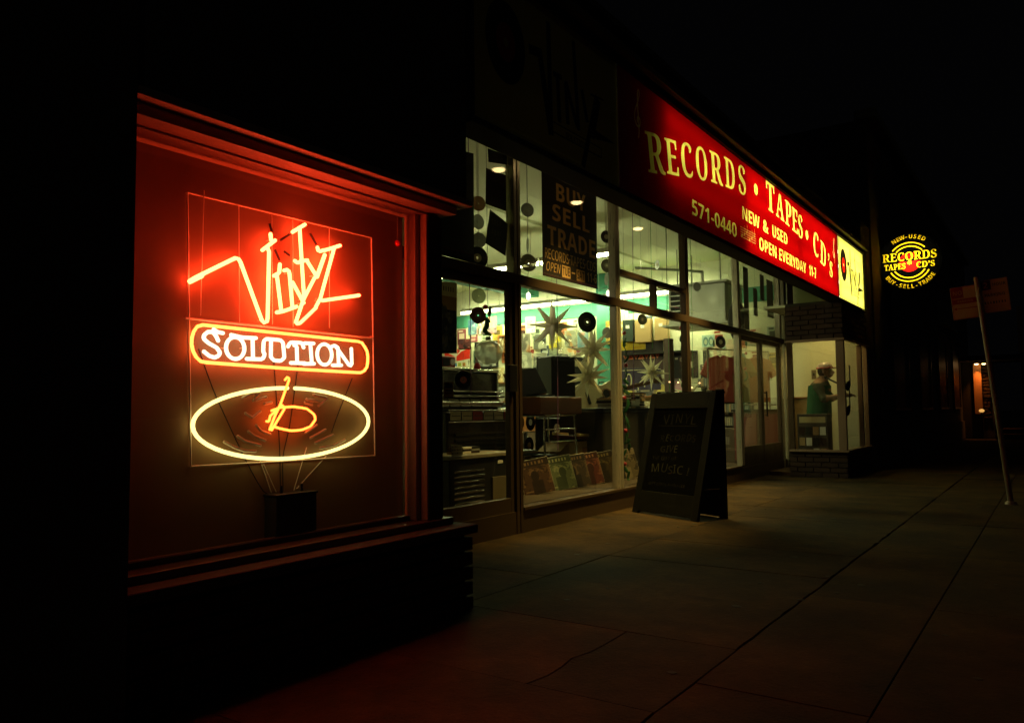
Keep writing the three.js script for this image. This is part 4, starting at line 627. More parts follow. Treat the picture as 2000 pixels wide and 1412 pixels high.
// ---------- sheets taped behind the glass ----------
{
  const taped = (name, label, cat, q, map, z = -0.018, back = mat.blackMatt) => {
    const s = new THREE.Shape(q.map(([x, y]) => new THREE.Vector2(x, y))), g = new THREE.ExtrudeGeometry(s, { depth: 0.002, bevelEnabled: false }).translate(0, 0, z - 0.002);
    const P = thing(name, label, cat); part(P, 'backing', g, back);
    const f = new THREE.ShapeGeometry(s), p = f.attributes.position, uv = f.attributes.uv, xs = q.map((v) => v[0]), ys = q.map((v) => v[1]), a = Math.min(...xs), b = Math.max(...xs), c = Math.min(...ys), d = Math.max(...ys);
    for (let i = 0; i < p.count; i++) uv.setXY(i, (p.getX(i) - a) / (b - a), (p.getY(i) - c) / (d - c));
    part(P, 'print', f.translate(0, 0, z + 0.0012), M([1, 1, 1], 0.8, { map })); return P;
  };
  taped('window_poster', 'large brown buy sell trade poster taped in the upper window', 'poster', [[5.3, 2.858], [6.225, 2.862], [6.213, 2.0], [5.298, 2.0]], canvas(512, 476, (g, w) => {
    g.fillStyle = '#24180c'; g.fillRect(0, 0, w, 476); g.fillStyle = '#f4c070'; g.textAlign = 'left';
    const t = (s, x0, x1, y, h, f = 'bold') => { g.save(); g.translate(x0, y); g.font = `${f} 100px sans-serif`; g.scale((x1 - x0) / g.measureText(s).width, h / 71.5); g.fillText(s, 0, 0); g.restore(); };
    t('BUY', 110, 400, 108, 82); t('SELL', 80, 440, 206, 76); t('TRADE', 40, 498, 326, 88);
    g.fillStyle = '#d0a864'; t('RECORDS·TAPES·CDS', 14, 490, 392, 46, ''); t('OPEN', 22, 150, 448, 42, 'italic'); g.fillStyle = '#e0b470'; g.fillRect(166, 404, 76, 56); g.fillRect(300, 404, 80, 56); g.fillStyle = '#3a2a1a'; t('TUE', 170, 238, 450, 40); t('SAT', 304, 376, 450, 40); g.fillStyle = '#e0b470'; t('-', 250, 290, 444, 40); t('11-6', 400, 500, 450, 46);
  }));
  const dim = (bg, fg, words, size) => canvas(192, 192, (g, w) => { g.fillStyle = bg; g.fillRect(0, 0, w, w); g.fillStyle = fg; words.forEach((n, i) => { for (let k = 0; k < n; k++) g.fillRect(26 + k * size * 0.7, 40 + i * (size + 12), size * rr(0.2, 0.5), size * rr(0.6, 0.9)); }); });
  taped('window_poster', 'tall black poster in the upper pane beside the neon bay', 'poster', [[3.76, 1.965], [4.385, 1.962], [4.39, 2.76], [3.76, 2.69]], dim('#17120c', '#2a2212', [5, 4], 40));
  taped('window_sheet', 'plain brown sheet taped upright in the upper pane', 'sheet', [[4.541, 2.693], [4.79, 2.70], [4.79, 2.421], [4.531, 2.423]], dim('#33210f', '#241508', [6, 8, 4], 26));
  taped('window_sheet', 'black tilted sheet with grey lettering taped in the upper pane', 'sheet', [[4.585, 2.392], [4.81, 2.33], [4.777, 2.076], [4.526, 2.13]], dim('#14130e', '#3a3526', [5, 5], 34));
  taped('window_sheet', 'small dark strip at the top of the upper pane', 'sheet', [[4.565, 2.845], [4.808, 2.86], [4.808, 2.785], [4.573, 2.745]], dim('#140f09', '#1c140c', [0], 20));
  taped('concert_poster', 'tall concert poster with a yellow top hanging inside the door', 'poster', [[4.3, 1.85], [4.538, 1.87], [4.532, 1.341], [4.3, 1.325]], canvas(192, 384, (g, w, h) => {
    g.fillStyle = '#e8dca0'; g.fillRect(0, 0, w, 90); g.fillStyle = '#b88a28'; g.fillRect(0, 80, w, 70); g.fillStyle = '#2c2a22'; g.fillRect(0, 150, w, 240); for (let i = 0; i < 60; i++) { g.fillStyle = ['#5a5640', '#8c8468', '#1c1a16', '#3e4a3e'][i % 4]; g.globalAlpha = 0.6; g.beginPath(); g.ellipse(rnd() * w, 150 + rnd() * 220, 6 + rnd() * 16, 8 + rnd() * 30, rnd(), 0, 7); g.fill(); } g.globalAlpha = 1; g.fillStyle = '#6a5424'; for (let k = 0; k < 7; k++) g.fillRect(20 + k * 22, 30, 12 * rr(0.5, 1), 24); }), -0.3);
  taped('notice', 'small yellow notice stuck on the door glass', 'notice', [[4.031,1.107],[4.133,1.109],[4.132,1.005],[4.03,1.004]], canvas(64, 96, (g) => { g.fillStyle = '#a89040'; g.fillRect(0, 0, 64, 96); g.fillStyle = '#3a2c10'; g.fillRect(8, 10, 48, 28); g.fillRect(8, 50, 48, 10); g.fillRect(8, 68, 48, 6); }), -0.008);
  taped('handbill', 'small white handwritten paper low on the door glass', 'handbill', [[4.102,0.688],[4.223,0.676],[4.233,0.61],[4.117,0.605]], canvas(64, 64, (g) => { g.fillStyle = '#c8c2a0'; g.fillRect(0, 0, 64, 64); g.fillStyle = '#4a4434'; for (let r = 0; r < 3; r++) for (let k = 0; k < 6; k++) g.fillRect(6 + k * 9, 10 + r * 17, 6 * rr(0.4, 1), 8); }), -0.012);
}
// ---------- things hanging behind the glass ----------
{
  const TOP = 3.449;
  const disc = (name, label, cat, [x, y], z, r, m, hubMat, turn, group) => {
    const d = thing(name, label, cat, group, [x, y, z]); d.rotation.y = turn;
    const s = new THREE.Shape(); s.absarc(0, 0, r, 0, Math.PI * 2); const h = new THREE.Path(); h.absarc(0, 0, r * 0.1, 0, Math.PI * 2); s.holes.push(h);
    part(d, 'disc', new THREE.ExtrudeGeometry(s, { depth: 0.0016, bevelEnabled: false, curveSegments: 24 }).translate(0, 0, -0.0008), m);
    if (hubMat) { const q = new THREE.Shape(); q.absarc(0, 0, r * 0.38, 0, Math.PI * 2); q.holes.push(h); part(d, 'paper_label', new THREE.ExtrudeGeometry(q, { depth: 0.0036, bevelEnabled: false, curveSegments: 20 }).translate(0, 0, -0.0018), hubMat); }
    part(d, 'thread', rod([0, r * 0.98, 0], [0, TOP - y, 0], 0.0009, 4), mat.string);
    return d;
  };
  const cd = (c) => M(c, 0.3, { metalness: 0.25, transmission: 0.35, thickness: 0, iridescence: 1, iridescenceIOR: 1.7, iridescenceThicknessRange: [200, 600], clearcoat: 1 });
  const silver = cd([0.75, 0.75, 0.72]), gold = cd([0.75, 0.5, 0.3]), pale = M([0.75, 0.78, 0.66], 0.1, { transmission: 0.6, thickness: 0 });
  const cream = M([0.6, 0.55, 0.4], 0.7), maroon = M([0.3, 0.12, 0.08], 0.4), grey = M([0.34, 0.33, 0.25], 0.6, { transmission: 0.4, thickness: 0 }), labelRed = M([0.4, 0.1, 0.06], 0.7);
  const T = -0.55, face = -0.55;
  disc('hanging_disc', 'orange tinted compact disc, top of the string by the tilted sheet', 'compact disc', [[4.816,2.533]][0], -0.3, 0.06, gold, null, face, 'hanging discs');
  disc('hanging_disc', 'rainbow compact disc, second on the string by the tilted sheet', 'compact disc', [[4.809,2.386]][0], -0.3, 0.06, silver, null, face + 0.3, 'hanging discs');
  disc('hanging_disc', 'rainbow compact disc, third on the string by the tilted sheet', 'compact disc', [[4.817,2.241]][0], -0.3, 0.06, silver, null, face - 0.2, 'hanging discs');
  disc('hanging_record', 'black single record low on the string by the tilted sheet', 'record', [[4.796,2.1]][0], -0.3, 0.088, mat.vinyl, cream, face, 'hanging discs');
  disc('hanging_disc', 'silver compact disc left of the buy sell trade poster', 'compact disc', [[5.432,2.602]][0], -0.25, 0.06, silver, null, face, 'hanging discs');
  disc('hanging_disc', 'disc seen edge on left of the buy sell trade poster', 'compact disc', [[5.429,2.305]][0], -0.25, 0.062, grey, cream, 0.75, 'hanging discs');
  disc('hanging_record', 'grey single record over the bright tube left of the poster', 'record', [[5.437,2.152]][0], -0.25, 0.075, grey, cream, face, 'hanging discs');
  disc('hanging_record', 'black single record right of the buy sell trade poster', 'record', [[6.844,2.625]][0], -0.25, 0.062, mat.vinyl, cream, face, 'hanging discs');
  disc('hanging_record', 'grey single record below the bright tube right of the poster', 'record', [[6.843,2.335]][0], -0.25, 0.066, grey, cream, face, 'hanging discs');
  disc('hanging_disc', 'disc seen edge on right of the buy sell trade poster', 'compact disc', [[6.832,2.201]][0], -0.25, 0.064, grey, null, 0.8, 'hanging discs');
  disc('hanging_disc', 'clear plastic disc high inside the door', 'compact disc', [[4.875,1.815]][0], -0.35, 0.06, pale, null, face, 'hanging discs');
  disc('hanging_record', 'reddish brown single record inside the door', 'record', [[4.866,1.66]][0], -0.35, 0.066, maroon, cream, face, 'hanging discs');
  disc('hanging_record', 'large black single record beside the starbursts', 'record', [[6.607,1.761]][0], -0.35, 0.1, mat.vinyl, grey, face, 'hanging discs');
  disc('hanging_record', 'small grey record hanging over the brown boxes', 'record', [[7.95,1.912]][0], -0.4, 0.062, grey, cream, face, 'hanging discs');
  disc('hanging_disc', 'pale disc high over the hopper window', 'compact disc', [[7.836,2.505]][0], -0.35, 0.06, gold, null, 0.5, 'hanging discs');
  disc('hanging_record', 'small dark record right over the hopper window', 'record', [[8.27,2.57]][0], -0.35, 0.055, mat.vinyl, cream, 0.9, 'hanging discs');
  disc('hanging_disc', 'silver disc between the middle starburst and the mullion', 'compact disc', [[7.676,1.762]][0], -0.7, 0.06, silver, null, face, 'hanging discs');
  disc('hanging_record', 'black record hanging low before the jukebox cards', 'record', [[4.673,1.149]][0], -0.35, 0.07, mat.vinyl, labelRed, face, 'hanging discs');
  disc('hanging_disc', 'silver disc hanging beside the heater cabinet', 'compact disc', [[9.605,2.488]][0], -0.4, 0.06, silver, null, face, 'hanging discs');
  disc('hanging_record', 'black record hanging below the heater cabinet', 'record', [[10.414,1.826]][0], -0.4, 0.085, mat.vinyl, cream, face, 'hanging discs');
  // starbursts: eight-sided spikes round a core
  const starMat = M([0.95, 0.92, 0.76], 0.9, { transmission: 0.58, thickness: 0 });
  const star = (label, [x, y], z, R, tilt, n) => {
    const s = thing('starburst_ornament', label, 'ornament', 'plastic starburst ornaments', [x, y, z]);
    part(s, 'core', new THREE.IcosahedronGeometry(R * 0.17, 1), starMat);
    const dirs = []; for (let i = 0; i < 8; i++) { const a = tilt + i * Math.PI / 4; dirs.push([Math.cos(a), Math.sin(a), i % 2 ? 0.12 : -0.05]); } for (let i = 0; i < n; i++) { const a = tilt + 0.4 + i * 6.283 / n; dirs.push([Math.cos(a) * 0.6, Math.sin(a) * 0.75, 0.6], [Math.cos(a) * 0.75, Math.sin(a) * 0.75, -0.6]); }
    for (const d of dirs) { const v = V(...d).normalize(), L = R * rr(0.93, 1.03); part(s, 'spike', new THREE.ConeGeometry(R * 0.14, L * 0.92, 6, 1, true).translate(0, L * 0.54, 0).applyQuaternion(new THREE.Quaternion().setFromUnitVectors(V(0, 1, 0), v)), starMat); }
    s.rotation.y = -0.5; part(s, 'thread', rod([0, R * 0.8, 0], [0, TOP - y, 0], 0.001, 4), mat.string);
  };
  star('largest white starburst ornament hanging high by the bulb', [[6.209,1.704]][0], -0.5, 0.26, Math.PI / 2, 3);
  star('middle white starburst ornament hanging below the black single', [[7.151,1.544]][0], -0.6, 0.27, Math.PI / 2 + 0.02, 4);
  star('lowest white starburst ornament hanging in front of the guitar', [[6.697,1.24]][0], -0.4, 0.24, Math.PI / 2 - 0.05, 4);
  star('small white starburst ornament over the purple poster behind the chalkboard', [[8.16,1.332]][0], -0.4, 0.21, Math.PI / 2, 3);
  star('half hidden starburst ornament just behind the chalkboard', [[11.129,1.138]][0], -1.2, 0.3, 0.5, 3);
  // clear ball
  const B = [[5.199,1.397]][0], ball = thing('plastic_ball', 'clear crinkled plastic ball hanging inside the door', 'ornament', null, [...B, -0.5]);
  { const g = new THREE.SphereGeometry(0.115, 36, 24), p = g.attributes.position; for (let i = 0; i < p.count; i++) { const v = V(p.getX(i), p.getY(i), p.getZ(i)), k = 1 + 0.018 * Math.sin(v.x * 60 + v.y * 30) * Math.sin(v.z * 50 + v.y * 44); p.setXYZ(i, v.x * k, v.y * k * 0.92, v.z * k); } g.computeVertexNormals(); part(ball, 'shell', g, M([0.95, 0.97, 0.9], 0.3, { transmission: 0.7, thickness: 0, ior: 1.7 })); }
  part(ball, 'cap', cyl(0.02, 0.026, 0.03, 14).translate(0, 0.115, 0), mat.chrome); part(ball, 'thread', rod([0, 0.13, 0], [0, TOP - B[1], 0], 0.0015, 4), mat.string);
  // streamers
  const green = M([0.08, 0.3, 0.05], 0.4), purple = M([0.2, 0.09, 0.22], 0.4), leafM = M([0.015, 0.11, 0.03], 0.5), berry = M([0.4, 0.015, 0.03], 0.4);
  const streamer = (label, [a, b], z, m) => { const s = solo('streamer', tubeOf([V(a[0], TOP, z), V(a[0], a[1], z), V((a[0] + b[0]) / 2 + 0.004, (a[1] + b[1]) / 2, z), V(b[0], b[1], z)], 0.0035, 5), m, label, 'streamer', 'foil streamers'); return s; };
  streamer('purple foil streamer hanging inside the door', [[4.63,1.847],[4.638,1.037]], -0.25, purple);
  streamer('purple foil streamer hanging before the tall speaker', [[5.973,1.928],[5.95,0.556]], -0.3, purple);
  streamer('purple foil streamer near the second mullion', [[7.551,2.939],[7.484,1.019]], -0.3, purple);
  streamer('bright green foil streamer over the hopper window', [[8.001,2.911],[7.983,1.588]], -0.3, green);
  streamer('thin dark streamer between the hopper panes', [[8.432,2.871],[8.386,1.849]], -0.3, mat.blackMatt);
  streamer('green foil streamer beside the third mullion', [[9.164,2.678],[9.134,1.281]], -0.3, green);
  streamer('green foil streamer by the wooden post behind the chalkboard', [[8.884,1.779],[8.874,1.094]], -0.5, green);
  // holly garlands: leaves and berries on a wire
  const leafGeo = new THREE.SphereGeometry(1, 7, 5).scale(0.02, 0.045, 0.005);
  const garland = (label, [a, b], z, n, red) => {
    const g = thing('garland', label, 'garland', 'holly garlands');
    part(g, 'wire', rod([a[0], TOP, z], [b[0], b[1], z], 0.0016, 4), mat.string);
    for (let i = 0; i < n; i++) { const t = i / (n - 1), x = a[0] + (b[0] - a[0]) * t, y = a[1] + (b[1] - a[1]) * t; const isRed = i % red === 0; const m = part(g, isRed ? 'berry' : 'leaf', isRed ? berryGeo : leafGeo, isRed ? berry : leafM); m.position.set(x + rr(-0.02, 0.02), y, z + rr(-0.02, 0.02)); m.rotation.set(rr(-0.5, 0.5), rr(0, 3), rr(-0.7, 0.7)); }
  };
  const berryGeo = new THREE.SphereGeometry(0.022, 9, 7);
  garland('holly garland hanging right of the second mullion', [[7.325,1.709],[7.297,0.077]], -0.3, 30, 6);
  garland('holly garland hanging left of the third mullion', [[8.823,1.885],[8.834,1.089]], -0.3, 14, 7);
  garland('short leafy garland above the plastic ball', [[5.056,1.749],[5.06,1.541]], -0.4, 7, 99);
  garland('holly garland hanging left of the glass doors', [[11.149,1.928],[11.139,1.338]], -0.3, 9, 3);
  // fairy lights
  const fl = thing('fairy_lights', 'string of tiny warm lights behind the chalkboard', 'string lights');
  const spots = [[9.575,1.27],[9.862,1.27],[10.629,1.282],[10.658,1.145],[9.853,1.134],[9.666,1.124],[10.34,1.211]];
  part(fl, 'wire', tubeOf(spots.map(([x, y]) => V(x, y - 0.01, -0.8)), 0.002, 4, 0.5), leafM);
  part(fl, 'drop_wire', rod([spots[0][0], spots[0][1], -0.8], [spots[0][0], TOP, -0.8], 0.0015, 4), leafM);
  for (const [x, y] of spots) part(fl, 'light_bulb', new THREE.SphereGeometry(0.011, 8, 6).translate(x, y, -0.8), glow([1, 0.55, 0.22], 5));
  // heater cabinet hung from the ceiling
  const H = thing('unit_heater', 'grey sheet metal heater cabinet hung from the ceiling', 'heater');
  const steel = M([0.42, 0.42, 0.35], 0.55, { metalness: 0.2, roughnessMap: wearRough });
  part(H, 'cabinet', rb(11.5, 12.3, 2.24, 2.83, -1.62, -0.7, 0.01), steel); part(H, 'bottom_pan', rb(11.42, 12.36, 2.2, 2.238, -1.7, -0.64, 0.006), steel); part(H, 'top_pan', rb(11.46, 12.34, 2.832, 2.87, -1.66, -0.66, 0.006), steel);
  for (let i = 0; i < 6; i++) part(H, 'louver', rb(11.485, 11.5, 2.3 + i * 0.08, 2.36 + i * 0.08, -1.58, -1.4, 0.003), mat.blackMatt);
  for (const [x, z] of [[11.6, -1.5], [12.2, -1.5], [11.6, -0.8], [12.2, -0.8]]) part(H, 'hanger', rod([x, 2.86, z], [x, TOP, z], 0.012, 6), steel);
  part(H, 'gas_pipe', merge([rod([11.9, 2.86, -1.2], [11.9, 3.1, -1.2], 0.022), rod([11.9, 3.1, -1.2], [10.9, 3.1, -1.9], 0.022)]), steel);
  // fan behind the glass over the doors
  const F = thing('wall_fan', 'dark round fan in the upper pane over the glass doors', 'fan', null, [11.2, 2.18, -0.42]);
  part(F, 'ring', new THREE.TorusGeometry(0.25, 0.05, 10, 30), mat.blackMatt); part(F, 'hub', new THREE.SphereGeometry(0.06, 12, 8), mat.black);
  for (let i = 0; i < 4; i++) part(F, 'blade', new THREE.SphereGeometry(1, 10, 6).scale(0.1, 0.06, 0.008).translate(0.14, 0, 0).applyMatrix4(new THREE.Matrix4().makeRotationZ(i * 1.571)), mat.black);
  part(F, 'bracket', rod([0, 0.25, 0], [0, 3.45 - 2.18, 0], 0.014), mat.blackMatt);
  [['first long dark pennant hanging over the glass doors', [[10.698,2.887],[10.901,2.009]]], ['short dark pennant above the fan', [[11.12,2.638],[11.291,2.241]]], ['second dark pennant high over the glass doors', [[11.451,2.884],[11.632,2.503]]], ['widest dark pennant at the end of the upper pane', [[11.769,2.851],[12.068,2.283]]]].forEach(([l, [a, b]]) => { const g = thing('pennant', l, 'pennant', 'dark pennants'); part(g, 'cloth', bx(Math.min(a[0], b[0]), Math.max(a[0], b[0]), Math.min(a[1], b[1]), Math.max(a[1], b[1]), -0.156, -0.15), M([0.03, 0.028, 0.02], 0.9)); part(g, 'cord', rod([(a[0] + b[0]) / 2, Math.max(a[1], b[1]), -0.153], [(a[0] + b[0]) / 2, TOP, -0.153], 0.0015, 4), mat.string); });
}
// ---------- goods in the window and on the shop floor ----------
{
  const plat = thing('display_platform', 'low carpeted display platform behind the first big window', 'platform');
  part(plat, 'deck', bx(4.95, 9.85, 0.15, 0.19, -1.5, -0.07), M([0.1, 0.075, 0.05], 0.95, { bumpMap: grainBump, bumpScale: 0.004 })); part(plat, 'riser', bx(4.97, 9.83, 0.05, 0.15, -1.49, -0.075), mat.blackMatt);
  // jukebox
  const J = thing('jukebox', 'old dark jukebox with two rows of title cards inside the door', 'jukebox', null, [5.55, 0.05, -0.95]);
  const body = M([0.03, 0.022, 0.016], 0.35, { clearcoat: 0.5 });
  part(J, 'cabinet', rb(-0.5, 0.5, 0.08, 0.86, -0.35, 0.12, 0.02), body); part(J, 'upper_case', rb(-0.5, 0.5, 0.86, 1.22, -0.35, -0.1, 0.015), body);
  part(J, 'top_trim', rb(-0.51, 0.51, 1.22, 1.25, -0.36, -0.06, 0.008), mat.chrome);
  part(J, 'side_trim', rb(-0.51, -0.48, 0.86, 1.22, -0.12, -0.07, 0.006), mat.chrome); part(J, 'side_trim', rb(0.48, 0.51, 0.86, 1.22, -0.12, -0.07, 0.006), mat.chrome);
  part(J, 'shelf_trim', rb(-0.5, 0.5, 0.985, 1.005, -0.1, 0.01, 0.006), mat.chrome); part(J, 'shelf_trim', rb(-0.5, 0.5, 1.03, 1.045, -0.1, 0.0, 0.006), mat.chrome);
  const card = M([0.5, 0.46, 0.3], 0.6), redCard = M([0.35, 0.03, 0.03], 0.5);
  for (let r = 0; r < 2; r++) for (let i = 0; i < 6; i++) { const c = part(J, 'title_card', rb(-0.46 + i * 0.155, -0.325 + i * 0.155, 0, 0.075, 0, 0.008, 0.003), r === 1 && (i === 2 || i === 5) ? redCard : card); c.position.set(0, r ? 0.785 : 0.9, r ? 0.125 : 0.0); c.rotation.x = r ? 0 : -0.35; part(c, 'title_line', bx(-0.45 + i * 0.155, -0.335 + i * 0.155, 0.034, 0.04, 0.008, 0.0095), body); }
  part(J, 'card_frame', merge([rb(-0.48, 0.48, 0.866, 0.876, 0.12, 0.14, 0.004), rb(-0.48, 0.48, 0.765, 0.775, 0.12, 0.14, 0.004)]), mat.chrome);
  for (let i = 0; i < 10; i++) part(J, 'grille_slat', rb(-0.4, 0.4, 0.2 + i * 0.05, 0.225 + i * 0.05, 0.12, 0.132, 0.004), mat.blackMatt);
  for (const x of [-0.42, 0.42]) for (const z of [-0.28, 0.05]) part(J, 'foot', cyl(0.03, 0.025, 0.08, 10).translate(x, 0.04, z), mat.blackMatt);
  // shadowed things before the jukebox, low behind the door
  const cab = thing('stereo_cabinet', 'low black stereo cabinet with a pale lid just inside the door', 'cabinet', null, [5.0, 0.05, -0.55]);
  part(cab, 'body', rb(-0.5, 0.34, 0.06, 0.5, -0.16, 0.2, 0.01), mat.black); part(cab, 'lid', rb(-0.52, 0.36, 0.5, 0.53, -0.18, 0.22, 0.006), M([0.3, 0.27, 0.18], 0.5));
  part(cab, 'front_panel', rb(0.02, 0.3, 0.09, 0.34, 0.2, 0.215, 0.004), M([0.16, 0.13, 0.07], 0.6)); part(cab, 'badge', rb(0.1, 0.17, 0.44, 0.465, 0.2, 0.208, 0.003), mat.white);
  for (let i = 0; i < 8; i++) part(cab, 'vent_slat', rb(-0.45, -0.08, 0.12 + i * 0.04, 0.135 + i * 0.04, 0.2, 0.208, 0.003), mat.chrome);
  for (const x of [-0.44, 0.28]) for (const z of [-0.1, 0.14]) part(cab, 'foot', cyl(0.02, 0.02, 0.06, 8).translate(x, 0.03, z), mat.blackMatt);
  const santa = thing('figurine', 'small red figurine with a white beard on top of the jukebox', 'figurine', null, [5.83, 1.3, -1.1]);
  part(santa, 'body', new THREE.LatheGeometry([[0, 0], [0.03, 0.002], [0.034, 0.03], [0.02, 0.06], [0, 0.07]].map((p) => new THREE.Vector2(...p)), 14), M([0.5, 0.03, 0.02], 0.5)); part(santa, 'head', new THREE.SphereGeometry(0.02, 12, 8).translate(0, 0.08, 0), mat.white); part(santa, 'hat', new THREE.ConeGeometry(0.018, 0.035, 12).translate(0, 0.11, 0), M([0.5, 0.03, 0.02], 0.5));
  // portable record player on a chrome stand
  const st = thing('chrome_stand', 'chrome tube stand carrying the open record player', 'stand', null, [6.5, 0.19, -0.78]);
  for (const x of [-0.28, 0.34]) for (const z of [-0.17, 0.17]) part(st, 'leg', rod([x, 0, z], [x * 0.9, 0.675, z * 0.9], 0.011), mat.chrome);
  part(st, 'top_rail', merge([rod([-0.26, 0.675, -0.16], [0.31, 0.675, -0.16], 0.011), rod([-0.26, 0.675, 0.16], [0.31, 0.675, 0.16], 0.011), rod([-0.26, 0.675, -0.16], [-0.26, 0.675, 0.16], 0.011), rod([0.31, 0.675, -0.16], [0.31, 0.675, 0.16], 0.011)]), mat.chrome);
  part(st, 'low_rail', merge([rod([-0.27, 0.42, 0.165], [0.32, 0.42, 0.165], 0.008), rod([-0.27, 0.54, 0.16], [0.32, 0.54, 0.16], 0.008)]), mat.chrome);
  const rp = thing('record_player', 'portable record player in a brown case with its lid up', 'record player', null, [6.56, 0.876, -0.8]);
  part(rp, 'case', rb(-0.42, 0.36, 0, 0.165, -0.2, 0.2, 0.012), M([0.2, 0.07, 0.025], 0.5)); part(rp, 'deck', rb(-0.4, 0.34, 0.165, 0.172, -0.18, 0.18, 0.003), mat.black);
  part(rp, 'platter', cyl(0.145, 0.145, 0.014, 30).translate(-0.12, 0.18, 0), mat.vinyl); part(rp, 'tone_arm', rod([0.15, 0.2, -0.12], [-0.02, 0.195, 0.04], 0.006), mat.chrome);
  const lid = part(rp, 'lid', merge([rb(-0.2, 0.2, 0, 0.3, 0, 0.014, 0.004)]), mat.wood); lid.position.set(-0.1, 0.165, -0.12); lid.rotation.set(-0.5, -0.35, 0); part(lid, 'lid_lining', rb(-0.19, 0.19, 0.01, 0.29, 0.0145, 0.05, 0.004), mat.black);
  // tall speaker
  const sp = thing('loudspeaker', 'tall black loudspeaker cabinet behind the record player', 'loudspeaker', null, [8.32, 0.05, -1.75]); sp.rotation.y = -0.5;
  part(sp, 'cabinet', rb(-0.17, 0.17, 0, 1.53, -0.18, 0.16, 0.01), mat.black); part(sp, 'grille', rb(-0.155, 0.155, 0.05, 1.48, 0.16, 0.175, 0.006), mat.blackMatt); part(sp, 'badge', rb(-0.04, 0.04, 0.1, 0.12, 0.175, 0.18, 0.002), mat.chrome);
  const am = thing('amplifier', 'black amplifier case behind the lowest starburst', 'amplifier', null, [9.6, 0.05, -2.4]);
  part(am, 'case', rb(-0.45, 0.4, 0, 1.62, -0.2, 0.2, 0.01), mat.blackMatt); part(am, 'handle', tubeOf([V(-0.15, 1.62, 0), V(-0.13, 1.66, 0), V(0.07, 1.66, 0), V(0.09, 1.62, 0)], 0.008), mat.black); part(am, 'control_strip', rb(-0.4, 0.3, 1.48, 1.56, 0.2, 0.21, 0.003), M([0.35, 0.3, 0.18], 0.5));
  // guitar on a stand
  const gu = thing('guitar', 'cream acoustic guitar lying tilted on a stand', 'guitar', null, [8.78, 1.09, -1.45]);
  { const s = new THREE.Shape(); s.moveTo(0.44, 0.0); s.bezierCurveTo(0.44, 0.15, 0.33, 0.17, 0.22, 0.13); s.bezierCurveTo(0.12, 0.1, 0.05, 0.12, -0.08, 0.19); s.bezierCurveTo(-0.3, 0.24, -0.36, 0.1, -0.36, 0); s.bezierCurveTo(-0.36, -0.1, -0.3, -0.24, -0.08, -0.19); s.bezierCurveTo(0.05, -0.12, 0.12, -0.1, 0.22, -0.13); s.bezierCurveTo(0.33, -0.17, 0.44, -0.15, 0.44, 0);
    part(gu, 'body', new THREE.ExtrudeGeometry(s, { depth: 0.09, bevelEnabled: true, bevelSize: 0.006, bevelThickness: 0.006, bevelSegments: 2, curveSegments: 16 }).translate(0, 0, -0.09), M([0.62, 0.52, 0.28], 0.35, { clearcoat: 0.6 }));
    part(gu, 'sound_hole', cyl(0.055, 0.055, 0.003, 24).rotateX(Math.PI / 2).translate(0.16, 0, 0.0075), mat.black); part(gu, 'rosette', new THREE.TorusGeometry(0.066, 0.006, 6, 28).translate(0.16, 0, 0.007), mat.wood);
    part(gu, 'bridge', rb(-0.16, -0.12, -0.08, 0.08, 0.006, 0.016, 0.003), mat.blackMatt); part(gu, 'pick_guard', new THREE.SphereGeometry(1, 14, 8).scale(0.09, 0.045, 0.004).translate(0.06, -0.07, 0.008), mat.black);
    part(gu, 'neck', rb(0.2, 0.98, -0.025, 0.025, 0.006, 0.03, 0.004), M([0.12, 0.06, 0.03], 0.5)); part(gu, 'head', rb(0.98, 1.12, -0.035, 0.035, 0.0, 0.02, 0.004), M([0.12, 0.06, 0.03], 0.5));
    for (let i = 0; i < 6; i++) part(gu, 'tuning_peg', cyl(0.008, 0.008, 0.02, 8).translate(1.0 + (i % 3) * 0.045, i < 3 ? 0.045 : -0.045, 0.01), mat.chrome);
    gu.rotation.set(-0.25, -0.45, 0.1); }
  const gs = thing('guitar_stand', 'dark wooden crate stand holding up the guitar', 'stand', null, [8.8, 0.05, -1.7]);
  part(gs, 'crate', rb(-0.4, 0.5, 0, 0.8, -0.25, 0.22, 0.01), M([0.05, 0.035, 0.022], 0.7)); part(gs, 'cradle', rb(-0.3, 0.4, 0.8, 0.87, 0.1, 0.3, 0.006), mat.blackMatt);
  // cardboard box and red zither on it
  const cb = thing('carton', 'open printed cardboard carton under the red zither', 'box', null, [7.2, 0.4, -0.85]);
  part(cb, 'walls', merge([bx(-0.36, 0.36, 0, 0.19, 0.135, 0.14), bx(-0.36, 0.36, 0, 0.19, -0.14, -0.135), bx(-0.36, -0.355, 0, 0.19, -0.135, 0.135), bx(0.355, 0.36, 0, 0.19, -0.135, 0.135), bx(-0.355, 0.355, 0, 0.005, -0.135, 0.135)]), mat.cardboard);
  part(cb, 'printing', bx(-0.1, 0.3, 0.05, 0.13, 0.1402, 0.1415), M([0.2, 0.1, 0.05], 0.9)); for (const s of [-1, 1]) part(cb, 'flap', bx(0, 0.2, 0, 0.004, -0.13, 0.13).rotateZ(s > 0 ? -0.5 : 3.6).translate(s * 0.36, 0.19, 0), mat.cardboard);
  const cs = thing('crate_stand', 'black low table under the cardboard carton', 'table', null, [7.1, 0.19, -0.9]);
  part(cs, 'top', rb(-0.75, 0.55, 0.17, 0.208, -0.25, 0.2, 0.008), mat.black); for (const x of [-0.7, 0.5]) for (const z of [-0.2, 0.15]) part(cs, 'leg', rb(x - 0.02, x + 0.02, 0, 0.17, z - 0.02, z + 0.02, 0.004), mat.black);
  const zi = thing('zither', 'red toy zither with two pale rails on the carton', 'instrument', null, [7.15, 0.61, -0.82]); zi.rotation.set(0.05, 0.25, -0.06);
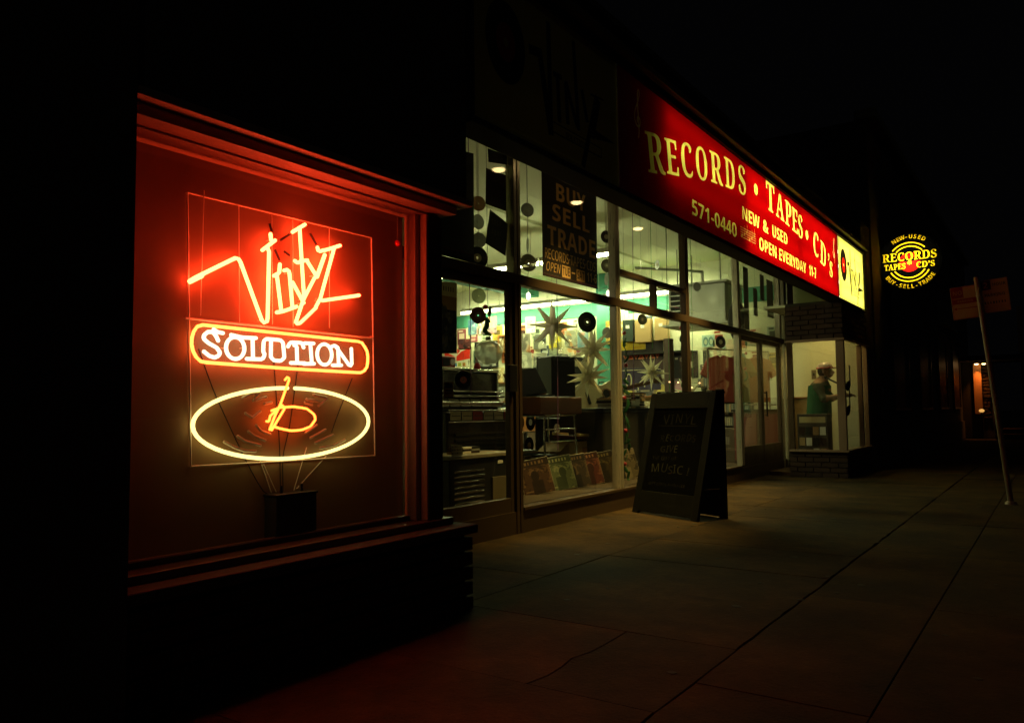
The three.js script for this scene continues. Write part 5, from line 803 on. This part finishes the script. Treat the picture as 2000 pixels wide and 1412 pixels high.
  part(zi, 'body', rb(-0.36, 0.36, 0, 0.035, -0.13, 0.13, 0.008), M([0.09, 0.012, 0.01], 0.4)); for (const z of [-0.12, 0.12]) part(zi, 'side_rail', rb(-0.38, 0.38, 0.03, 0.06, z - 0.022, z + 0.022, 0.006), M([0.45, 0.3, 0.12], 0.4)); for (let i = 0; i < 6; i++) part(zi, 'wire', rod([-0.33, 0.045, -0.08 + i * 0.032], [0.33, 0.045, -0.08 + i * 0.032], 0.0012, 4), mat.chrome);
  const tp = thing('dial_radio', 'small black radio with a white dial standing behind the zither', 'radio', null, [7.15, 0.45, -1.15]); part(tp, 'case', rb(-0.12, 0.12, -0.05, 0.38, -0.1, 0.1, 0.01), mat.black); part(tp, 'dial', cyl(0.05, 0.05, 0.012, 18).rotateX(Math.PI / 2).translate(0, 0.27, 0.106), mat.white); part(tp, 'knob', cyl(0.018, 0.02, 0.02, 12).rotateX(Math.PI / 2).translate(0.05, 0.12, 0.11), mat.chrome); tp.position.y = 0.45 - 0.0;
  // records leaning along the window
  const arts = [['#6a4c3c', ['#8a6a4c', '#3c2a22', '#b09070'], 'brown'], ['#7c8c6c', ['#9cb08c', '#4a5a44', '#c0c8a4'], 'pale green'], ['#4c4034', ['#6c5844', '#2c241c', '#8c7454'], 'dark tan'], ['#7a3c34', ['#a4604c', '#4c2420', '#c09070'], 'brick red'], ['#57482c', ['#7c6c44', '#342a1a', '#a49464'], 'olive'], ['#2c2c34', ['#44444c', '#18181c', '#6c6c70'], 'charcoal'], ['#8c8068', ['#3c342c', '#b0a488', '#5c5040'], 'cream patterned']].map(([bg, cols, w]) => [canvas(128, 128, (g) => { g.fillStyle = bg; g.fillRect(0, 0, 128, 128); for (let y = 0; y < 128; y += 4) for (let x = 0; x < 128; x += 4) { const n = vnoise(x / 128, y / 128, 6) + 0.5 * vnoise(x / 128, y / 128, 17); if (n > 0.8) { g.fillStyle = cols[n > 1 ? 2 : n > 0.9 ? 0 : 1]; g.globalAlpha = 0.75; g.fillRect(x, y, 4, 4); } } g.globalAlpha = 1; g.fillStyle = cols[1]; g.fillRect(0, 0, 128, 26); g.fillStyle = cols[2]; for (let k = 0; k < 7; k++) g.fillRect(10 + k * 15, 8, rr(5, 11), 11); g.fillRect(8, 112, rr(30, 90), 5); g.fillStyle = cols[1]; g.beginPath(); g.ellipse(rr(45, 80), 62, 17, 20, 0, 0, 7); g.fill(); g.fillRect(rr(36, 50), 78, 48, 50); }), w]);
  [5.72, 6.15, 6.4, 6.66, 6.93, 7.16, 7.42].forEach((x, i) => {
    const r = thing('album', `${arts[i][1]} album cover leaning ${i ? '' : 'nearest the door '}behind the big window`.replace('  ', ' '), 'album', 'albums leaning along the window', [x, 0.192, -0.34 - 0.02 * (i % 2)]); r.rotation.set(-0.28, -0.55 + 0.1 * (i % 3), 0.0);
    part(r, 'sleeve', rb(-0.15, 0.15, 0, 0.31, -0.004, 0.0, 0.0015), mat.white); part(r, 'cover', new THREE.PlaneGeometry(0.296, 0.306).translate(0, 0.155, 0.0012), M([0.5, 0.48, 0.42], 0.5, { map: arts[i][0] }));
  });
  const lr = solo('leaning_rail', rb(5.5, 7.7, 0.19, 0.4, -0.52, -0.49, 0.006), mat.blackMatt, 'low black rail the albums lean on', 'rail');
  // loose singles scattered behind on a wire rack
  const wr = thing('singles_rack', 'wire rack of singles below the record player', 'rack', null, [6.5, 0.19, -1.25]);
  part(wr, 'frame', merge([rod([-0.5, 0, 0], [-0.5, 0.75, 0], 0.008), rod([0.75, 0, 0], [0.75, 0.75, 0], 0.008), rod([-0.5, 0.75, 0], [0.75, 0.75, 0], 0.006), rod([-0.5, 0.5, 0], [0.75, 0.5, 0], 0.006), rod([-0.5, 0.28, 0], [0.75, 0.28, 0], 0.006), rod([-0.5, 0.02, -0.2], [-0.5, 0.02, 0.2], 0.008), rod([0.75, 0.02, -0.2], [0.75, 0.02, 0.2], 0.008)]), mat.chrome);
  for (let r = 0; r < 3; r++) for (let i = 0; i < 6; i++) { const s = part(wr, 'single', cyl(0.088, 0.088, 0.002, 22).rotateX(Math.PI / 2), mat.vinyl); s.position.set(-0.4 + i * 0.205 + rr(-0.02, 0.02), 0.12 + r * 0.24, 0.012); part(s, 'paper_label', cyl(0.034, 0.034, 0.003, 16).rotateX(Math.PI / 2), [mat.white, M([0.4, 0.12, 0.1], 0.7), mat.cardboard][(r + i) % 3]); }
  // counters deeper in the shop
  const co = thing('shop_counter', 'long dark counter under the sleeved records', 'counter', null, [12.2, 0.05, -4.6]);
  part(co, 'front', rb(-0.4, 0.6, 0, 0.95, -1.3, 1.25, 0.01), M([0.12, 0.08, 0.05], 0.6)); part(co, 'worktop', rb(-0.45, 0.64, 0.95, 1.0, -1.35, 1.3, 0.008), mat.black);
  [[10.2, -4.2, 'first'], [10.2, -2.9, 'second'], [11.0, -1.6, 'third']].forEach(([x, z, w], i) => {
    const b = thing('record_bin', ['record bin full of albums in the middle of the shop', 'record bin full of albums behind the chalkboard', 'record bin full of albums before the disc shelves'][i], 'record bin', 'record bins', [x, 0.05, z]);
    part(b, 'bin', merge([rb(-0.4, 0.4, 0.55, 0.58, -0.5, 0.5, 0.004), rb(-0.4, -0.38, 0.58, 0.85, -0.5, 0.5, 0.004), rb(0.38, 0.4, 0.58, 0.85, -0.5, 0.5, 0.004), rb(-0.38, 0.38, 0.58, 0.85, 0.48, 0.5, 0.004), rb(-0.38, 0.38, 0.58, 0.85, -0.5, -0.48, 0.004)]), mat.wood);
    for (const px of [-0.36, 0.36]) for (const pz of [-0.46, 0.46]) part(b, 'leg', rb(px - 0.025, px + 0.025, 0, 0.55, pz - 0.025, pz + 0.025, 0.004), mat.blackMatt);
    const L = [[], [], []]; for (let k = 0; k < 60; k++) L[k % 3].push(bx(-0.36 + k * 0.012, -0.352 + k * 0.012, 0.585, 0.585 + rr(0.29, 0.32), -0.46, -0.15).translate(0, 0, (k % 2) * 0.5)); L.forEach((l, k) => { part(b, 'albums', merge(l), [mat.white, mat.cardboard, mat.vinyl][k]).userData.kind = 'stuff'; });
  });
  const wc = thing('wall_cabinet', 'low dark cabinet with red doors along the wall inside the glass doors', 'cabinet', null, [12.6, 0.05, -0.55]);
  part(wc, 'body', rb(-0.25, 0.28, 0, 0.82, -0.38, 0.42, 0.01), M([0.08, 0.04, 0.028], 0.5)); part(wc, 'top', rb(-0.27, 0.29, 0.82, 0.85, -0.4, 0.44, 0.006), mat.blackMatt); for (const z of [-0.36, 0.04]) part(wc, 'door', rb(-0.262, -0.25, 0.05, 0.78, z, z + 0.36, 0.004), M([0.16, 0.03, 0.02], 0.5));
  // wooden post and dark curtain behind the chalkboard
  const wp = thing('wood_post', 'dark wooden post inside behind the chalkboard', 'post'); part(wp, 'post', rb(10.66, 10.8, 0.05, 1.95, -1.35, -1.25, 0.006), M([0.06, 0.03, 0.018], 0.6)); part(wp, 'foot', rb(10.62, 10.84, 0.05, 0.1, -1.39, -1.21, 0.006), mat.blackMatt);
  const cu = thing('black_cloth_table', 'table draped with black cloth behind the chalkboard', 'table', null, [8.1, 0.19, -0.75]); part(cu, 'cloth', rb(-0.9, 0.9, 0.0, 0.72, -0.3, 0.25, 0.03), mat.blackMatt); part(cu, 'table_top', rb(-0.88, 0.88, 0.72, 0.74, -0.28, 0.23, 0.005), mat.black);
  // more stock
  const su = thing('suitcase', 'dark green suitcase standing behind the guitar', 'suitcase', null, [9.85, 0.05, -1.95]); part(su, 'shell', rb(-0.3, 0.3, 0.02, 1.22, -0.12, 0.12, 0.03), M([0.03, 0.08, 0.07], 0.6)); part(su, 'handle', tubeOf([V(-0.08, 1.22, 0), V(-0.06, 1.26, 0), V(0.06, 1.26, 0), V(0.08, 1.22, 0)], 0.009), mat.blackMatt); for (const x of [-0.18, 0.18]) part(su, 'latch', rb(x - 0.02, x + 0.02, 1.05, 1.12, 0.12, 0.13, 0.003), mat.chrome); for (const x of [-0.24, 0.24]) part(su, 'corner_guard', rb(x - 0.06, x + 0.06, 0.0, 0.1, -0.122, 0.124, 0.01), mat.wood);
  const dr = thing('drawer_chest', 'dark red wooden drawer chest under the guitar', 'chest', null, [8.35, 0.19, -1.1]); part(dr, 'carcass', rb(-0.3, 0.35, 0, 0.62, -0.18, 0.16, 0.01), M([0.1, 0.035, 0.02], 0.5)); for (let i = 0; i < 3; i++) { const d = part(dr, 'drawer', rb(-0.28, 0.33, 0.03 + i * 0.195, 0.2 + i * 0.195, 0.16, 0.175, 0.005), M([0.13, 0.045, 0.025], 0.45)); part(d, 'knob', new THREE.SphereGeometry(0.014, 8, 6).translate(0.02, 0.115 + i * 0.195, 0.185), mat.chrome); }
  const pile = (label, x, y, z, n, w, tilt) => { const g = thing('magazine_stack', label, 'magazines', 'stacks of magazines', [x, y, z]); for (let i = 0; i < n; i++) { const m = part(g, 'magazine', rb(-w / 2, w / 2, 0, 0.009, -0.1, 0.1, 0.002), [mat.white, mat.cardboard, mat.brick[2], caseM, mat.blackMatt][Math.floor(rnd() * 5)]); m.position.set(rr(-0.012, 0.012), i * 0.0092, rr(-0.012, 0.012)); m.rotation.y = tilt + rr(-0.12, 0.12); } };
  const caseM = M([0.3, 0.32, 0.3], 0.5);
  pile('stack of magazines on the low table beside the carton', 6.55, 0.398, -0.82, 9, 0.24, 0.2); pile('stack of magazines on the left end of the low table', 6.42, 0.398, -1.02, 14, 0.26, -0.2); pile('stack of magazines on the black cloth table', 7.7, 0.93, -0.7, 12, 0.24, 0.1); pile('taller stack of magazines on the black cloth table', 8.45, 0.93, -0.75, 20, 0.22, 0.3);
  const cas = (label, x, y, z, cols, rows) => { const g = thing('cassette_tower', label, 'cassettes', 'towers of cassettes', [x, y, z]); for (let r = 0; r < rows; r++) for (let c = 0; c < cols; c++) part(g, 'cassette', cassGeo, [mat.white, caseM, mat.cardboard, mat.black, mat.brick[0]][Math.floor(rnd() * 5)]).position.set(c * 0.112, 0.0085 + r * 0.0172, rr(-0.004, 0.004)); };
  const cassGeo = new RoundedBoxGeometry(0.108, 0.0165, 0.068, 1, 0.002);
  cas('tower of cassettes left on top of the jukebox', 5.12, 1.3, -1.2, 2, 4); cas('tower of cassettes on the black cloth table behind the chalkboard', 7.95, 0.93, -0.62, 3, 9); cas('tower of cassettes on the drawer chest', 8.15, 0.81, -1.05, 3, 6); cas('tower of cassettes on the stereo cabinet inside the door', 4.75, 0.58, -0.5, 3, 3);
  const rad = thing('table_radio', 'small red table radio inside the jukebox corner', 'radio', null, [5.45, 1.3, -1.18]); part(rad, 'case', rb(-0.1, 0.1, 0, 0.11, -0.05, 0.05, 0.015), M([0.25, 0.025, 0.02], 0.4)); part(rad, 'dial', cyl(0.03, 0.03, 0.006, 16).rotateX(Math.PI / 2).translate(0.05, 0.06, 0.052), mat.white); part(rad, 'grille', rb(-0.085, 0.01, 0.02, 0.09, 0.05, 0.054, 0.002), mat.blackMatt);
  // album covers standing on the counter and along the wall, row by row
  const ord = ['first', 'second', 'third', 'fourth', 'fifth', 'sixth', 'seventh', 'eighth', 'ninth', 'tenth'];
  const coverArt = []; for (let i = 0; i < 8; i++) coverArt.push(M([1, 1, 1], 0.35, { map: canvas(64, 64, (g) => { const p = [['#7c8a70', '#c8b890', '#3a4438'], ['#a05a3c', '#e0c080', '#4a2018'], ['#4a5c74', '#a8b8c0', '#202c3c'], ['#c0b080', '#6a5a38', '#e8e0c0'], ['#34302c', '#8c7c60', '#100c0a'], ['#86702c', '#d8c458', '#40340c'], ['#7a3048', '#c890a0', '#2c1018'], ['#b8bcac', '#586058', '#e4e6d8']][i]; g.fillStyle = p[0]; g.fillRect(0, 0, 64, 64); g.fillStyle = p[1]; if (i % 3 === 0) { g.beginPath(); g.arc(32, 34, 18, 0, 7); g.fill(); } else if (i % 3 === 1) g.fillRect(10, 18, 44, 30); else { g.beginPath(); g.moveTo(8, 58); g.lineTo(34, 12); g.lineTo(58, 58); g.fill(); } g.fillStyle = p[2]; g.fillRect(8, 5, 40, 6); for (let k = 0; k < 12; k++) g.fillRect(rnd() * 60, 14 + rnd() * 46, 2 + rnd() * 10, 1 + rnd() * 5); }) }));
  const ledge = (y, z0, n, rowName, where, x = 12.8) => { for (let i = 0; i < n; i++) { const z = z0 + i * 0.335, a = thing('album', `album cover, ${ord[i]} from the rear, in the ${rowName} row ${where}`, 'album', 'album covers along the poster wall', [x + 0.06, y, z]); a.rotation.z = -0.12; part(a, 'sleeve', bx(-0.004, 0, 0, 0.31, -0.155, 0.155), mat.white); part(a, 'cover', new THREE.PlaneGeometry(0.306, 0.306).rotateY(-Math.PI / 2).translate(-0.0052, 0.155, 0), coverArt[Math.floor(rnd() * 8)]); } const s = solo('display_ledge', bx(x - 0.06, 12.899, y - 0.02, y - 0.001, z0 - 0.2, z0 + n * 0.335 - 0.1), mat.wood, `thin wooden ledge under the ${rowName} row of album covers ${where}`, 'ledge'); };
  ledge(1.5, -7.3, 10, 'upper', 'behind the jukebox'); ledge(1.12, -7.3, 10, 'lower', 'behind the jukebox');
  ledge(1.16, -3.05, 4, 'upper', 'below the numeral poster'); ledge(0.78, -3.05, 4, 'lower', 'below the numeral poster');
  // clothes inside the glass doors
  [['orange shirt hanging inside the glass doors', 0.45, 0.14, 0.03, 1492, 1507], ['red shirt hanging inside the glass doors', 0.3, 0.04, 0.03, 1452, 1464], ['tan jacket hanging inside the glass doors', 0.36, 0.24, 0.1, 1466, 1480]].forEach(([l, r, g, b], i) => {
    const x = [12.15, 11.35, 11.7][i], z = [-0.45, -0.75, -0.62][i], s = thing('shirt', l, 'shirt', 'clothes on hangers', [x, 0, z]);
    const o = new THREE.Shape([[-0.05, 1.7], [-0.2, 1.65], [-0.3, 1.44], [-0.22, 1.39], [-0.17, 1.48], [-0.175, 1.02], [0.175, 1.02], [0.17, 1.48], [0.22, 1.39], [0.3, 1.44], [0.2, 1.65], [0.05, 1.7], [0, 1.67]].map((q) => new THREE.Vector2(...q)));
    const gg = new THREE.ExtrudeGeometry(o, { depth: 0.02, bevelEnabled: true, bevelThickness: 0.018, bevelSize: 0.012, bevelSegments: 2 }), p = gg.attributes.position; for (let k = 0; k < p.count; k++) p.setZ(k, p.getZ(k) + 0.012 * Math.sin(p.getX(k) * 38 + p.getY(k) * 6)); gg.computeVertexNormals(); part(s, 'fabric', gg.translate(0, 0, -0.01), M([r, g, b], 0.95)); s.rotation.y = -0.9;
    part(s, 'hanger', merge([rod([0, 1.72, 0], [0, 1.8, 0], 0.004), rod([-0.15, 1.66, 0], [0, 1.72, 0], 0.004), rod([0.15, 1.66, 0], [0, 1.72, 0], 0.004)]), mat.chrome);
  });
  const rl = thing('clothes_rail', 'chrome clothes rail inside the glass doors', 'rail'); part(rl, 'bar', rod([11.1, 1.8, -0.85], [12.4, 1.8, -0.35], 0.014), mat.chrome); part(rl, 'upright', rod([11.1, 0.05, -0.85], [11.1, 1.8, -0.85], 0.014), mat.chrome); part(rl, 'upright', rod([12.4, 0.05, -0.35], [12.4, 1.8, -0.35], 0.014), mat.chrome);
  sheetOnBay();
  function sheetOnBay() {
    const t = thing('bay_picture', 'orange and blue painting on the wall behind the person', 'picture', null, [12.415, 1.28, 0.18]);
    part(t, 'canvas', rb(0, 0.014, -0.16, 0.2, -0.17, 0.17, 0.003), mat.white); part(t, 'print', new THREE.PlaneGeometry(0.33, 0.35).rotateY(-Math.PI / 2).translate(-0.0015, 0.02, 0), M([1, 1, 1], 0.7, { map: canvas(128, 128, (g) => { g.fillStyle = '#b8a878'; g.fillRect(0, 0, 128, 128); g.fillStyle = '#c4541c'; g.beginPath(); g.ellipse(50, 60, 38, 34, 0, 0, 7); g.fill(); g.fillStyle = '#26344c'; g.fillRect(0, 92, 128, 36); g.fillStyle = '#d86a24'; g.beginPath(); g.ellipse(80, 66, 22, 26, 0.4, 0, 7); g.fill(); }) }));
    const sw = thing('wall_phone', 'small grey box on the wall beside the person', 'wall box', null, [12.42, 1.42, 0.33]); part(sw, 'case', rb(-0.03, 0.008, -0.07, 0.07, -0.035, 0.035, 0.005), M([0.2, 0.17, 0.1], 0.6)); part(sw, 'button', rb(-0.036, -0.03, -0.02, 0.02, -0.012, 0.012, 0.002), mat.blackMatt);
    const bb = thing('brown_cabinet', 'brown cabinet under the painting in the far bay', 'cabinet', null, [12.2, 0.05, 0.2]); part(bb, 'body', rb(-0.2, 0.2, 0, 1.0, -0.14, 0.14, 0.008), mat.cardboard); part(bb, 'top', rb(-0.22, 0.215, 1.0, 1.025, -0.15, 0.15, 0.005), mat.wood); part(bb, 'knob', new THREE.SphereGeometry(0.012, 8, 6).translate(-0.21, 0.7, 0.06), mat.chrome);
    const rk = thing('card_rack', 'rack of record cards with a pale header in the far bay', 'rack', null, [11.15, 0.05, 0.62]);
    part(rk, 'frame', rb(-0.12, 0.12, 0, 0.78, -0.2, 0.2, 0.008), M([0.06, 0.045, 0.03], 0.6)); part(rk, 'header', rb(-0.126, -0.12, 0.66, 0.74, -0.17, 0.17, 0.002), M([0.5, 0.42, 0.22], 0.7));
    for (let r = 0; r < 4; r++) for (let c = 0; c < 4; c++) part(rk, 'card', rb(-0.127, -0.12, 0.06 + r * 0.145, 0.17 + r * 0.145, -0.175 + c * 0.09, -0.1 + c * 0.09, 0.002), [mat.white, mat.brick[0], mat.cardboard, mat.black][(r * 3 + c * 2 + (c > 1 ? 1 : 0)) % 4]);
  }
}
// ---------- person in the far bay ----------
{
  const P = thing('person', 'person in a pink and silver cap and green vest reaching forward', 'person', null, [11.62, 0.05, 0.6]);
  // joints in metres, facing +z; y from the floor
  const bones = [
    [[0, 0.8, -0.03], [0, 0.95, -0.03], 0.13, 0.125, 1.25], [[0, 0.95, -0.03], [0, 1.13, 0.0], 0.125, 0.135, 1.3], [[0, 1.13, 0], [0, 1.21, 0.02], 0.13, 0.07, 1.4], [[0, 1.2, 0.02], [0, 1.31, 0.05], 0.052, 0.05, 1],
    [[-0.09, 0.8, -0.02], [-0.1, 0.43, 0.02], 0.085, 0.06, 1], [[-0.1, 0.43, 0.02], [-0.1, 0.07, -0.02], 0.056, 0.04, 1], [[-0.1, 0.04, -0.03], [-0.11, 0.035, 0.14], 0.04, 0.035, 1],
    [[0.09, 0.8, -0.02], [0.1, 0.43, 0.0], 0.085, 0.06, 1], [[0.1, 0.43, 0.0], [0.1, 0.07, -0.06], 0.056, 0.04, 1], [[0.1, 0.04, -0.07], [0.11, 0.035, 0.1], 0.04, 0.035, 1],
    [[-0.17, 1.16, 0.01], [-0.21, 0.98, 0.09], 0.05, 0.042, 1], [[-0.21, 0.98, 0.09], [-0.17, 1.02, 0.3], 0.04, 0.028, 1],
    [[0.17, 1.16, 0.01], [0.2, 0.99, 0.1], 0.05, 0.042, 1], [[0.2, 0.99, 0.1], [0.14, 1.03, 0.31], 0.04, 0.028, 1], [[-0.17, 1.16, 0.01], [0.17, 1.16, 0.01], 0.05, 0.05, 1],
  ];
  const hand = (sx) => { const b = [sx, 1.025, 0.31]; const o = [[b, [sx, 1.03, 0.37], 0.024, 0.026, 1]]; for (let f = 0; f < 4; f++) { const dx = (f - 1.5) * 0.018; o.push([[sx + dx, 1.03, 0.375], [sx + dx, 1.028, 0.405 + 0.006 * (f % 3)], 0.009, 0.0085, 1], [[sx + dx, 1.028, 0.405 + 0.006 * (f % 3)], [sx + dx, 1.008, 0.43], 0.0085, 0.0075, 1]); } o.push([[sx + (sx > 0 ? -0.02 : 0.02), 1.03, 0.335], [sx + (sx > 0 ? -0.045 : 0.045), 1.045, 0.375], 0.011, 0.009, 1]); return o; };
  const head = [[[0, 1.4, 0.075], [0, 1.37, 0.085], 0.083, 0.078, 1], [[0, 1.35, 0.1], [0, 1.315, 0.12], 0.06, 0.042, 1], [[0, 1.375, 0.155], [0, 1.352, 0.182], 0.012, 0.017, 1], [[0, 1.325, 0.155], [0, 1.322, 0.16], 0.02, 0.018, 1], [[-0.08, 1.38, 0.07], [-0.084, 1.35, 0.075], 0.018, 0.014, 1], [[0.08, 1.38, 0.07], [0.084, 1.35, 0.075], 0.018, 0.014, 1], [[0, 1.3, 0.05], [0, 1.2, 0.02], 0.05, 0.053, 1]];
  function skin(list, lo, hi, res, k) {
    const size = Math.max(hi[0] - lo[0], hi[1] - lo[1], hi[2] - lo[2]), mc = new MarchingCubes(res, new THREE.MeshBasicMaterial(), false, false, 400000), half = size / 2, c = [0, 1, 2].map((i) => (lo[i] + hi[i]) / 2);
    mc.isolation = 0; const B = list.map(([a, b, r0, r1, wide]) => [V(...a), V(...b), r0, r1, wide]), p = V(0, 0, 0), q = V(0, 0, 0);
    for (let z = 0; z < res; z++) for (let y = 0; y < res; y++) for (let x = 0; x < res; x++) {
      const X = c[0] + (x - res / 2) / (res / 2) * half, Y = c[1] + (y - res / 2) / (res / 2) * half, Z = c[2] + (z - res / 2) / (res / 2) * half; let d = 9;
      for (const [a, b, r0, r1, wide] of B) { const bx_ = b.x - a.x, by = b.y - a.y, bz = b.z - a.z, px_ = (X - a.x) / wide, py = Y - a.y, pz = Z - a.z, t = Math.max(0, Math.min(1, (px_ * bx_ + py * by + pz * bz) / (bx_ * bx_ + by * by + bz * bz))); const e = Math.hypot(px_ - bx_ * t, py - by * t, pz - bz * t) - (r0 + (r1 - r0) * t); const h = Math.max(k - Math.abs(d - e), 0) / k; d = Math.min(d, e) - h * h * k * 0.25; }
      mc.field[x + y * res + z * res * res] = -d;
    }
    mc.update(); const n = mc.count, g = new THREE.BufferGeometry(), pos = new Float32Array(n * 3), nor = new Float32Array(n * 3);
    for (let i = 0; i < n; i++) for (let j = 0; j < 3; j++) { pos[i * 3 + j] = mc.positionArray[i * 3 + j] * half + c[j]; nor[i * 3 + j] = mc.normalArray[i * 3 + j]; }
    g.setAttribute('position', new THREE.BufferAttribute(pos, 3)); g.setAttribute('normal', new THREE.BufferAttribute(nor, 3)); g.setAttribute('uv', new THREE.BufferAttribute(new Float32Array(n * 2), 2)); return g;
  }
  const bodyGeo = skin(bones, [-0.35, -0.02, -0.3], [0.35, 1.36, 0.45], 90, 0.05), hg = skin(head, [-0.14, 1.18, -0.06], [0.14, 1.5, 0.24], 70, 0.025), h1 = skin(hand(-0.17), [-0.26, 0.95, 0.26], [-0.08, 1.1, 0.46], 56, 0.008), h2 = skin(hand(0.14), [0.05, 0.95, 0.26], [0.23, 1.1, 0.46], 56, 0.008);
  const all = merge([bodyGeo, hg, h1, h2]), col = new Float32Array(all.attributes.position.count * 3), ap = all.attributes.position;
  for (let i = 0; i < ap.count; i++) { const y = ap.getY(i), z = ap.getZ(i), x = Math.abs(ap.getX(i)); let c = [0.3, 0.17, 0.1]; if (y < 0.09) c = [0.03, 0.03, 0.03]; else if (y < 0.86 && z < 0.2) c = [0.03, 0.035, 0.05]; else if (y < 1.225 && z < 0.13 && y < 1.2 + 0.2 * (0.2 - x)) c = [0.05, 0.055, 0.025]; col.set(c, i * 3); }
  all.setAttribute('color', new THREE.BufferAttribute(col, 3));
  const body = part(P, 'body', all, M([1, 1, 1], 0.75, { vertexColors: true }));
  const vest = new THREE.CylinderGeometry(0.165, 0.185, 0.44, 26, 6, true), vp = vest.attributes.position; for (let i = 0; i < vp.count; i++) { const a = Math.atan2(vp.getZ(i), vp.getX(i)); vp.setX(i, vp.getX(i) * 1.22 * (1 + 0.03 * Math.sin(a * 6))); vp.setZ(i, vp.getZ(i) * 0.9 - 0.025 + 0.05 * (vp.getY(i) + 0.1)); } vest.computeVertexNormals();
  part(P, 'vest', vest.translate(0, 0.95, 0.0), M([0.015, 0.11, 0.045], 0.85));
  const capM = M([0.5, 0.42, 0.4], 0.3, { roughnessMap: wearRough }), pink = M([0.5, 0.1, 0.1], 0.6);
  const cap = part(P, 'cap', new THREE.SphereGeometry(0.1, 22, 12, 0, 7, 0, 1.65).scale(0.95, 0.85, 1.08).translate(0, 1.415, 0.07), capM); part(cap, 'cap_band', new THREE.TorusGeometry(0.098, 0.012, 6, 26).rotateX(Math.PI / 2).scale(0.95, 1, 1.08).translate(0, 1.413, 0.07), pink); part(cap, 'bill', new THREE.CylinderGeometry(0.1, 0.1, 0.008, 22, 1, false, -1.2, 2.4).scale(0.85, 1, 1.25).translate(0, 1.415, 0.12), M([0.55, 0.05, 0.03], 0.5));
  part(P, 'hair', new THREE.SphereGeometry(0.087, 16, 10).scale(1, 1.05, 0.85).translate(0, 1.375, 0.045), M([0.05, 0.03, 0.02], 0.8));
  for (const s of [-1, 1]) part(P, 'eye', new THREE.SphereGeometry(0.011, 8, 6).translate(s * 0.03, 1.385, 0.153), M([0.03, 0.02, 0.02], 0.2));
  P.scale.setScalar(1.005);
  const al = thing('held_album', 'dark album held flat in the hands of the person', 'album', null, [11.6, 1.095, 1.03 - 0.0]); part(al, 'sleeve', rb(-0.15, 0.15, -0.004, 0.0, -0.03, 0.03, 0.001), mat.black);
  al.position.set(11.6, 1.09, 0.99);
  const ms = thing('microphone_stand', 'microphone stand with slanted boom beside the person', 'microphone stand', null, [11.35, 0.05, 0.93]);
  part(ms, 'base', cyl(0.1, 0.11, 0.02, 20).translate(0, 0.01, 0), mat.black); part(ms, 'stem', rod([0, 0.02, 0], [0, 1.18, 0], 0.009), mat.black); part(ms, 'boom', rod([0, 1.16, 0.02], [0.02, 1.27, -0.18], 0.012), mat.black); part(ms, 'microphone', new THREE.SphereGeometry(0.022, 12, 8).translate(0.022, 1.28, -0.195), mat.blackMatt);
}

renderer.render(scene, camera);
